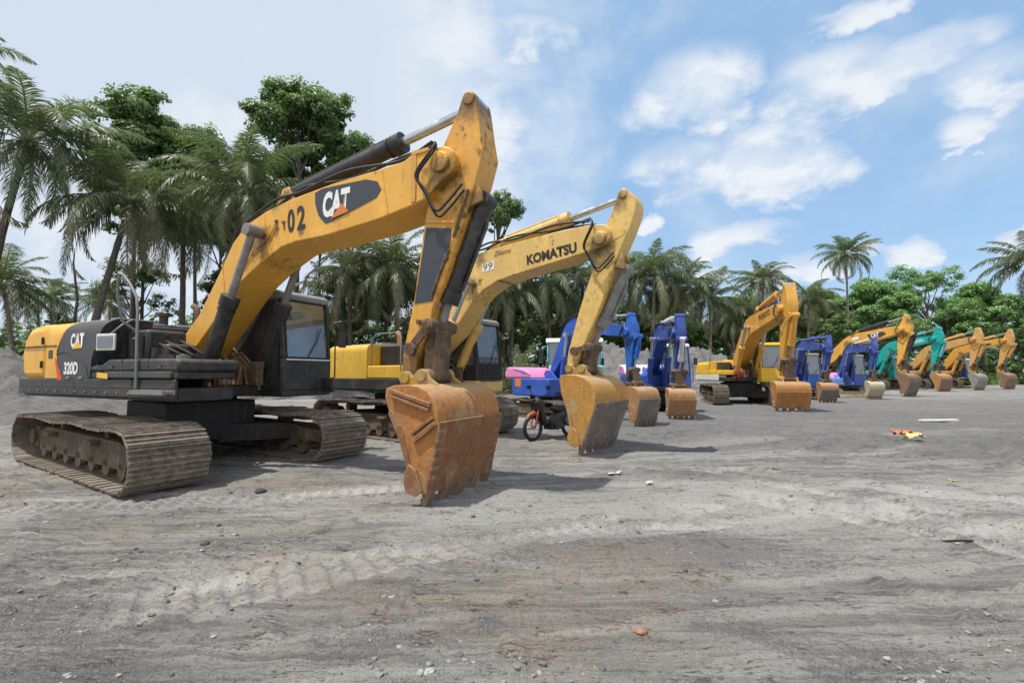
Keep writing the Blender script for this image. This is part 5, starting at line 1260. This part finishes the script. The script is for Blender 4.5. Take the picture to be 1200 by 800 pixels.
def tree(label, cx, cy, cz, rad, var, rot, light=False, bx=None, group='broadleaf trees behind the excavators', mat=MBARK2, name='broadleaf_tree', tw=1.):
    bx = cx if bx is None else bx
    root = empty(name, (bx, cy, -.1)); tag(root, label, 'tree', group)
    s = rad / 4.0; g = random.Random(int(rot * 97) + var); LB = CV[var][3]; CC = CV[var][4]
    cr, sr = math.cos(rot), math.sin(rot); top = Vector((cx - bx, 0, cz + .1))
    W = lambda p: Vector((p[0] * cr - p[1] * sr, p[0] * sr + p[1] * cr, p[2])) * s + top
    mb = MB(); r0 = .045 * rad * tw + .05
    base = [Vector((0, 0, 0)), Vector(((cx - bx) * .25 + .15 * g.uniform(-1, 1), .1, cz * .35)), Vector(((cx - bx) * .7 + .2 * g.uniform(-1, 1), 0, cz * .7 - .2 * rad)), top + Vector((0, 0, -.35 * rad))]
    mb.tube(base, [r0 * 1.25, r0 * .9, r0 * .7, r0 * .5], 9)
    for lc, lr in LB:
        e = W(lc); st = base[2].lerp(base[3], g.random()); mid = st.lerp(e, .55) + Vector((g.uniform(-.3, .3), g.uniform(-.3, .3), -.12 * rad)) * s
        mb.tube([st, mid, e], [r0 * .42, r0 * .27, r0 * .1], 6)
        for q in CC[g.randrange(5)::29][:5]:
            if (Vector(q) - Vector(lc)).length < lr * 1.3: mb.tube([mid.lerp(e, .6), W(q)], [r0 * .14, r0 * .05], 4)
    obj('trunk', mb, mat, root, sharp=70)
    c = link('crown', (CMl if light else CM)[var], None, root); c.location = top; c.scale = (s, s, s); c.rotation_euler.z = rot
    return root

# left palms, beside and behind the largest machine
palm('tall leaning palm at the far left with a wide crown', -26.0, 24.7, 13.9, -27.9, 5.0, 0, .4, MBARK2, .6)
palm('palm on the left with a slanting trunk ending behind the black engine hood', -22.0, 26.7, 11.4, -24.3, 4.9, 1, 1.9, MBARK2, .15)
palm('palm with upright young fronds directly behind the large yellow boom', -16.4, 28.6, 12.8, -18.5, 4.7, 2, 3.1, MBARK2)
palm('dense palm between the slanting palm and the boom, with a straight thin trunk', -22.9, 32.5, 12.4, -22.7, 5.0, 3, 4.4, MBARK2)
palm('tallest palm cut off by the left edge of the picture', -30.2, 23.4, 18.2, -30.2, 4.2, 1, 5.2, MBARK2)
palm('low palm at the left edge above the grey heap', -38.1, 35.1, 8.0, -36.5, 4.0, 2, 2.2, MBARK)
palm('small distant palm right of the low left edge palm', -43.3, 44.2, 8.4, -42.8, 3.4, 3, 1.1, MBARK, nuts=False)
palm('small distant palm seen under the slanting trunk', -37.8, 44.2, 8.0, -37.4, 3.0, 0, 2.7, MBARK, nuts=False)
# middle
palm('dark palm behind the black cab of the largest machine', -12.0, 35.1, 8.9, -12.0, 4.6, 1, .2, MBARK2)
palm('dark palm seen between the cab and the panelled stick', -8.5, 33.8, 8.9, -7.9, 4.5, 2, 1.4, MBARK2)
palm('lower palm just left of the palm behind the black cab', -14.5, 39.0, 7.6, -14.3, 3.8, 3, 3.3, MBARK2, nuts=False)
palm('low palm behind the lettered pale yellow boom, under its knee', -2.6, 36.4, 8.2, -2.6, 3.4, 0, 5.0, MBARK2, nuts=False)
palm('palm just right of the pale yellow boom knee', 0.0, 39.0, 8.2, 0.0, 4.0, 1, 2.4, MBARK2, nuts=False)
palm('palm under the middle of the lettered pale yellow boom', 2.9, 40.3, 9.3, 3.3, 4.5, 2, 4.1, MBARK2)
palm('palm behind the stick of the pale yellow machine', 6.4, 42.9, 9.8, 6.3, 4.8, 3, .9, MBARK2)
palm('big palm right of the pale yellow stick, above the grey bank', 14.1, 46.8, 11.4, 13.9, 5.1, 0, 2.0, MBARK)
palm('palm half hidden by the top of the pale yellow stick', 12.4, 49.4, 10.6, 12.4, 4.6, 1, 4.8, MBARK)
palm('palm in the middle of the clump above the grey bank', 18.1, 49.4, 10.3, 17.9, 4.6, 2, 5.6, MBARK)
palm('rightmost palm of the clump above the grey bank', 21.9, 52.0, 9.7, 21.6, 4.4, 3, 3.7, MBARK)
palm('palm above the boom of the orange yellow excavator', 30.5, 57.2, 12.6, 30.1, 4.3, 0, 1.2, MBARK)
palm('palm right of the tip of the orange yellow boom', 37.7, 59.8, 10.8, 37.3, 4.4, 1, .1, MBARK)
palm('tall lone palm standing clear against the sky on the right', 42.7, 59.8, 16.6, 42.4, 3.7, 2, 2.9, MBARK)
palm('large palm at the right edge above the last machine', 64.6, 58.0, 15.2, 63.6, 6.0, 3, 4.0, MBARK)
palm('low palm behind the knee of the orange yellow boom', 28.1, 59.8, 8.5, 27.9, 4.1, 0, 5.5, MBARK, nuts=False)
# broadleaf trees
tree('large dark broadleaf tree rising behind the left palms', -29.5, 36.5, 19.4, 4.9, 0, .3, True, tw=.6)
tree('broadleaf tree joined to the large dark one, on its right side', -25.6, 37.8, 18.6, 4.5, 2, 1.3, True, tw=.5)
tree('dark tree crown filling the gap behind the slanting palm', -31.5, 40.0, 15.6, 4.6, 1, 4.0, tw=.5)
tree('dark tree crown behind the straight thin palm trunk', -25.5, 41.0, 14.6, 4.4, 0, 2.9, tw=.5)
tree('narrow tree behind the upright palm fronds', -21.2, 41.9, 18.6, 4.2, 2, 2.0, True, tw=.5)
tree('tallest broadleaf tree, standing behind the big yellow boom', -18.0, 39.2, 23.2, 5.0, 1, .9, True)
tree('rounded broadleaf tree above the slate panel of the big boom', -14.6, 40.5, 19.4, 4.5, 0, 2.6)
tree('lower dark crown behind the slate panel of the big boom', -17.6, 43.0, 17.0, 4.4, 1, 5.6, tw=.5)
tree('small airy tree seen just right of the panelled stick', -.9, 39.0, 15.0, 2.5, 2, 3.9, True, bx=-3.2, tw=1.4)
tree('low thin leaved tree below the left palms', -31.2, 39.0, 8.6, 2.9, 3, 4.4)
tree('bushy tree behind the engine hood of the largest machine', -25.0, 42.9, 7.8, 3.6, 0, 5.1)
tree('dark dense tree behind the cab of the largest machine', -11.5, 43.0, 9.0, 4.4, 1, 1.1)
tree('dark dense tree behind the panelled stick', -6.0, 44.0, 9.0, 4.4, 0, 3.2)
tree('dark dense tree behind the knee of the pale yellow boom', -1.0, 46.0, 9.4, 4.4, 2, 4.7)
for i, (lab, x, y, z, r, v, lt) in enumerate([
    ('leafy tree behind the counterweight of the orange yellow machine', 28.7, 62.4, 6.6, 3.4, 0, True),
    ('tree behind the stick of the orange yellow machine', 38.2, 66.0, 8.6, 4.4, 1, True),
    ('light green tree left of the lone tall palm', 46.6, 69.6, 8.8, 4.9, 2, True),
    ('low tree right under the lone tall palm', 43.3, 60.0, 5.4, 3.2, 0, True),
    ('bright green tree right of the lone tall palm', 52.4, 67.2, 11.2, 5.4, 1, True),
    ('bright green low tree behind the golden yellow boom', 51.8, 62.4, 6.8, 4.2, 2, True),
    ('tallest feathery tree of the right wood', 61.3, 69.6, 13.4, 5.2, 3, True),
    ('low tree behind the teal stick', 60.9, 64.8, 7.6, 4.8, 0, True),
    ('rounded tree left of the right edge palm', 71.8, 72.0, 11.6, 6.0, 1, True),
    ('tree at the right edge behind the last machine', 80.6, 74.4, 8.0, 5.2, 2, True),
    ('small tree between the palm clump and the orange yellow boom', 24.0, 64.0, 6.0, 3.6, 1, True),
    ('small tree under the clump of palms above the grey bank', 15.5, 58.0, 5.8, 3.4, 0, False),
    ('broad tree at the back under the stick of the pale yellow machine', 8.0, 56.0, 6.4, 3.8, 1, True),
    ('back tree behind the blue excavator with the orange sticker', -1.0, 50.0, 5.6, 3.6, 0, True),
    ('back tree between the black cab and the panelled stick', -9.0, 48.0, 5.8, 3.8, 2, False),
    ('back tree behind the black cab', -17.0, 47.0, 5.6, 3.4, 1, True),
    ('dark back tree behind the pale yellow stick', 4.5, 52.0, 8.8, 4.8, 1, False),
    ('dark back tree behind the palm clump, on its left', 12.0, 58.0, 8.6, 5.0, 2, True),
    ('dark back tree behind the palm clump, on its right', 20.0, 61.0, 8.2, 5.0, 0, True),
    ('back tree rising behind the orange yellow boom', 33.0, 67.0, 9.6, 4.8, 2, True),
    ('green back tree between lone palm and feathery tree', 57.0, 74.0, 12.0, 5.6, 0, True),
    ('green back tree above the golden yellow boom', 49.0, 75.0, 11.4, 5.6, 1, True),
    ('green back tree above the last stick', 68.0, 70.0, 9.0, 5.0, 2, True)]):
    tree(lab, x, y, z, r, v, i * 1.7, lt, mat=MBARK if lt else MBARK2)
# leafless sapling
sp = MB().tube([(0, 0, 0), (.15, 0, 2.5), (-.25, 0, 4.6), (-.1, 0, 6.2), (-.5, 0, 8.6), (-.45, 0, 9.6)], [.13, .12, .10, .08, .05, .02], 7)
sp.tube([(-.2, 0, 5.6), (-1.2, 0, 6.7)], [.04, .01], 5).tube([(-.1, 0, 5.9), (.9, .1, 6.7)], [.04, .01], 5).tube([(.1, 0, 3.2), (.5, 0, 4.)], [.04, .02], 5)
o = empty('bare_sapling', (-27.6, 30.0, -.1)); tag(o, 'thin leafless trunk standing left of the slanting palm', 'tree'); obj('trunk', sp, MBARK2, o, sharp=70)

# young palms and bushes in front of the wood
def young(label, x, y, s, v, rot):
    o = link('young_palm', PY[v], None); o.location = (x, y, 0); o.scale = (s, s, s); o.rotation_euler.z = rot
    tag(o, label, 'palm', 'young stemless palms')
young('young stemless palm behind the blue counterweight near the motorbike', 0.4, 32.5, 1.25, 0, .5)
young('young stemless palm left of the teal truck', -1.6, 34.2, 1.1, 1, 2.5)
young('young stemless palm behind the handrail of the largest machine', -27.0, 33.5, 1.5, 0, 1.2)
young('young stemless palm left of the slanting palm foot', -30.5, 35.0, 1.6, 1, 4.2)
young('young stemless palm right behind the black engine hood', -21.0, 32.0, 1.5, 1, 3.3)
young('young stemless palm behind the black cab', -11.0, 31.5, 1.2, 0, 5.3)
young('young stemless palm behind the hood of the pale yellow excavator', -7.0, 30.5, 1.1, 1, .9)
BC = []
for k in range(3):
    g = np.random.default_rng(70 + k); n = 60; d = g.normal(size=(n, 3)); d[:, 2] = np.abs(d[:, 2]) * .8; d /= np.linalg.norm(d, axis=1)[:, None]
    C = d * g.uniform(.35, 1.0, (n, 1)) * np.array([1.7, 1.7, 1.5]) ; C[:, 2] += .1
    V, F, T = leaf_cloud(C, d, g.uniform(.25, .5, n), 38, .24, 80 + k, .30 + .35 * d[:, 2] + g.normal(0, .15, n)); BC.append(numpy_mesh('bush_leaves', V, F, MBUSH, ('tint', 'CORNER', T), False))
def bush(label, x, y, s, v, rot, sz=1.):
    o = link('bush', BC[v], None); o.location = (x, y, -.05); o.scale = (s, s, s * sz); o.rotation_euler.z = rot; tag(o, label, 'bush', 'bushes at the foot of the wood')
for i, (lab, x, y, s, z) in enumerate([
    ('dark leafy bush behind the yellow counterweight of the largest machine', -27.5, 26.5, 1.7, 1.),
    ('broad bush at the left edge behind the grey rubble heap', -32.0, 28.0, 2.0, .9),
    ('pale green bush left of the slanting palm foot', -29.2, 31.0, 1.7, 1.),
    ('bush under the bare sapling', -24.5, 31.5, 1.6, 1.1),
    ('bush behind the black engine hood', -20.2, 34.5, 1.9, 1.1),
    ('bush left of the black cab', -15.5, 36.0, 1.6, 1.),
    ('bush between the black cab and the panelled stick', -9.8, 36.5, 1.6, 1.),
    ('bush behind the pale yellow cab', -4.4, 35.0, 1.4, 1.),
    ('bush behind the blue and pink counterweight', 1.4, 37.5, 1.5, .9),
    ('bush at the foot of the wood right of the tall lone palm', 46.0, 57.0, 2.2, 1.),
    ('bush behind the teal boom', 52.5, 59.5, 2.0, 1.1),
    ('bush behind the light grey bucket', 58.0, 62.0, 2.0, .9),
    ('bush at the edge of the grass by the last machine', 66.5, 64.5, 2.0, .9),
    ('bush behind the orange yellow cab', 33.0, 56.5, 2.0, 1.1),
    ('bush left of the lone tall palm foot', 39.0, 57.0, 2.0, 1.1),
    ('bush on the far side of the grey bank', 24.5, 52.0, 1.8, 1.)]): bush(lab, x, y, s, i % 3, i * 1.3, z)
def undergrowth():
    g = np.random.default_rng(90); path = np.array([(-75, 44), (-48, 46), (-30, 48), (-12, 51), (2, 55), (18, 62), (34, 70), (52, 77), (72, 82), (105, 88)]); C = []; Rr = []
    cum = np.concatenate([[0], np.cumsum(np.linalg.norm(np.diff(path, axis=0), axis=1))]); n = 4200
    s = g.random(n) * cum[-1]; x = np.interp(s, cum, path[:, 0]) + g.normal(0, .8, n); y = np.interp(s, cum, path[:, 1]) + g.normal(0, 2.4, n)
    hh = (3.2 + 5.2 * fbm(s * .16, s * 0, 3, 3)) * (1 + .35 * sstep(70, 110, s)); z = g.random(n) ** .8 * hh
    C = np.stack([x, y, z], 1); N = np.stack([g.normal(0, .4, n), -np.ones(n) * .5, z / hh], 1)
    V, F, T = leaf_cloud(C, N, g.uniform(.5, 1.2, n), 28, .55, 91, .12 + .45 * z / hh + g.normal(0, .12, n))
    o = link('undergrowth', numpy_mesh('undergrowth', V, F, MBUSH, ('tint', 'CORNER', T), False), None); tag(o, kind='stuff')
undergrowth()
def grass():
    g = np.random.default_rng(95); n = 9000
    u = g.random(n); x = 46 + 50 * u; y = 55.5 + (x - 46) * .33 + g.random(n) ** 1.3 * 7
    h = g.uniform(.25, .75, n) * (.7 + .8 * fbm(x * .4, y * .4, 2, 5)); a = g.random(n) * 6.28; w = .06
    d = np.stack([np.cos(a), np.sin(a), a * 0], 1); le = g.normal(0, .18, (n, 2))
    b = np.stack([x, y, x * 0], 1); t = b + np.concatenate([le, h[:, None]], 1)
    V = np.stack([b - d * w, b + d * w, t + d * w * .3, t - d * w * .3], 1).reshape(-1, 3)
    T = np.stack([g.uniform(.4, 1, n), g.uniform(0, .35, n), x * 0, x * 0 + 1], 1)
    o = link('grass', numpy_mesh('grass', V, np.arange(n * 4).reshape(n, 4), MLEAF2, ('tint', 'CORNER', np.repeat(T, 4, 0)), False), None); tag(o, kind='stuff')
grass()

# ------------------------------------------------------------------ sky, sun, camera
F_PX, HZ = 556.1, 437.1; PITCH = math.atan((HZ - 400) / F_PX)
SUN = Vector((-.32, -.13, .935)).normalized()
def sky():
    w = bpy.data.worlds.new('World'); SC.world = w; w.use_nodes = True; nt = w.node_tree; nt.nodes.clear()
    t = NT.__new__(NT); t.m = None; t.t = nt; t.n = nt.nodes; t.out = nt.nodes.new('ShaderNodeOutputWorld')
    ST = .12
    sk = t.new('ShaderNodeTexSky', sky_type='NISHITA', sun_disc=False, sun_elevation=math.asin(SUN.z), sun_rotation=math.atan2(SUN.x, SUN.y), altitude=200, air_density=1.0, dust_density=.6, ozone_density=1.5)
    blue = t.mix(.72, t.mix(1., sk.outputs[0], SKY_TINT, 'MULTIPLY'), SKY_HAZE)
    co = t.new('ShaderNodeTexCoord').outputs['Generated']
    n1 = t.noise(co, 3.2, 9, .58, .4); n2 = t.noise(t.map(co, (1, 1, 1.8)), 9, 9, .6, .2); n3 = t.noise(co, 2.0, 5, .5)
    sp = t.new('ShaderNodeSeparateXYZ', ins={0: co})
    az = t.math('ARCTAN2', sp.outputs[0], sp.outputs[1]); el = t.math('ARCSINE', sp.outputs[2])
    azd = t.math('ADD', az, t.math('MULTIPLY', t.math('SUBTRACT', n1, .5), .22)); eld = t.math('ADD', el, t.math('MULTIPLY', t.math('SUBTRACT', n2, .5), .13))
    dens = None
    def ang(u, v):
        a, b = (u - 600) / F_PX, (400 - v) / F_PX
        d = Vector((a, math.cos(PITCH) - b * math.sin(PITCH), math.sin(PITCH) + b * math.cos(PITCH))).normalized()
        return math.atan2(d.x, d.y), math.asin(d.z)
    for (u, v, ru, rv, k) in CLOUDS:
        a0, e0 = ang(u, v); ra = abs(ang(u + ru, v)[0] - a0); re = abs(ang(u, v - rv)[1] - e0)
        q = t.math('ADD', t.math('POWER', t.math('ABSOLUTE', t.math('DIVIDE', t.math('SUBTRACT', azd, a0), ra)), 2.), t.math('POWER', t.math('ABSOLUTE', t.math('DIVIDE', t.math('SUBTRACT', eld, e0), re)), 2.))
        val = t.math('MULTIPLY', t.math('SUBTRACT', 1., q), k)
        dens = val if dens is None else t.math('MAXIMUM', dens, val)
    dens = t.math('ADD', dens, t.math('MULTIPLY', t.math('SUBTRACT', n2, .5), 1.9))
    cum = t.math('MULTIPLY', t.ramp(dens, -.35, .85), .88)
    # bright veil over the left half
    veil = t.ramp(t.math('ADD', az, t.math('ADD', t.math('MULTIPLY', t.math('SUBTRACT', n1, .5), .5), t.math('MULTIPLY', t.math('SUBTRACT', el, .35), .18))), .22, -.12)
    veil = t.math('MULTIPLY', veil, t.ramp(n3, .2, .6, .75, 1.0))
    haze = t.ramp(el, .0, .30, .35, .0)
    wisp = t.math('MULTIPLY', t.ramp(n1, .40, .72), t.ramp(el, .12, .4, .25, .55))
    m = t.math('MAXIMUM', t.math('MAXIMUM', cum, veil), t.math('MAXIMUM', haze, wisp))
    white = t.mix(t.math('MAXIMUM', t.ramp(n2, .38, .60), t.ramp(dens, .5, 1.3)), CLOUD_LO, CLOUD_HI)
    white = t.mix(t.math('MULTIPLY', t.ramp(az, .05, -.35), t.ramp(t.math('ADD', n3, t.math('MULTIPLY', t.math('SUBTRACT', n1, .5), .6)), .36, .58, .1, 1.)), white, CLOUD_LEFT)
    # white glow added to the unseen sky behind the viewer, as fill light
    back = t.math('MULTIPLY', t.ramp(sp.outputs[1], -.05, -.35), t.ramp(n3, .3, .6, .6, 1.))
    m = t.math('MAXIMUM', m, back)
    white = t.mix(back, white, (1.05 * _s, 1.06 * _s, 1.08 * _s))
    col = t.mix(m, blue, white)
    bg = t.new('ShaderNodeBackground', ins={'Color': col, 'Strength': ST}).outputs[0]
    nt.links.new(bg, t.out.inputs['Surface'])
_s = 1 / .12
SKY_TINT = (1.3, 1.5, 1.6); SKY_HAZE = (.37 * _s, .585 * _s, .855 * _s)
CLOUD_LO = (.66 * _s, .76 * _s, .90 * _s); CLOUD_HI = (.93 * _s, .95 * _s, .97 * _s); CLOUD_LEFT = (.66 * _s, .75 * _s, .87 * _s)
CLOUDS = [(805, 115, 85, 58, 1.05), (880, 205, 105, 48, 1.), (800, 195, 80, 30, .7), (965, 105, 100, 55, .85), (1060, 85, 110, 42, 1.), (1150, 100, 70, 40, .8), (1135, 152, 55, 20, .9), (900, 165, 90, 30, .7),
    (868, 283, 68, 22, 1.2), (758, 257, 16, 14, 1.), (1062, 303, 42, 20, 1.3), (1000, 302, 45, 16, 1.1), (1180, 288, 40, 22, 1.1), (940, 318, 60, 16, .8), (1010, 10, 90, 14, .5), (840, 325, 50, 16, .7), (985, 205, 30, 20, .7), (500, 150, 150, 95, 1.1), (620, 40, 60, 30, .6)]
sky()
sl = bpy.data.lights.new('sun', 'SUN'); sl.energy = 4.9; sl.angle = R(.53); sl.color = (1., .955, .88)
so = bpy.data.objects.new('sun', sl); COL.objects.link(so); so.rotation_euler = SUN.to_track_quat('Z', 'Y').to_euler(); so.location = SUN * 60
cam = bpy.data.cameras.new('camera'); cam.lens = F_PX / 1200 * 36; cam.sensor_width = 36; cam.clip_end = 4000; cam.clip_start = .05
co_ = bpy.data.objects.new('camera', cam); COL.objects.link(co_); co_.location = (0, 0, 1.476); co_.rotation_euler = (math.pi / 2 + PITCH, 0, 0)
SC.camera = co_
SC.view_settings.view_transform = 'Standard'; SC.view_settings.look = 'None'; SC.view_settings.exposure = 0; SC.view_settings.gamma = 1
SC.render.engine = 'CYCLES'; cy = SC.cycles
cy.use_denoising = True; cy.max_bounces = 6; cy.diffuse_bounces = 3; cy.glossy_bounces = 3; cy.transparent_max_bounces = 12; cy.transmission_bounces = 4; cy.use_adaptive_sampling = True; cy.adaptive_threshold = .015
try: cy.denoiser = 'OPENIMAGEDENOISE'; cy.denoising_input_passes = 'RGB_ALBEDO_NORMAL'
except Exception: pass
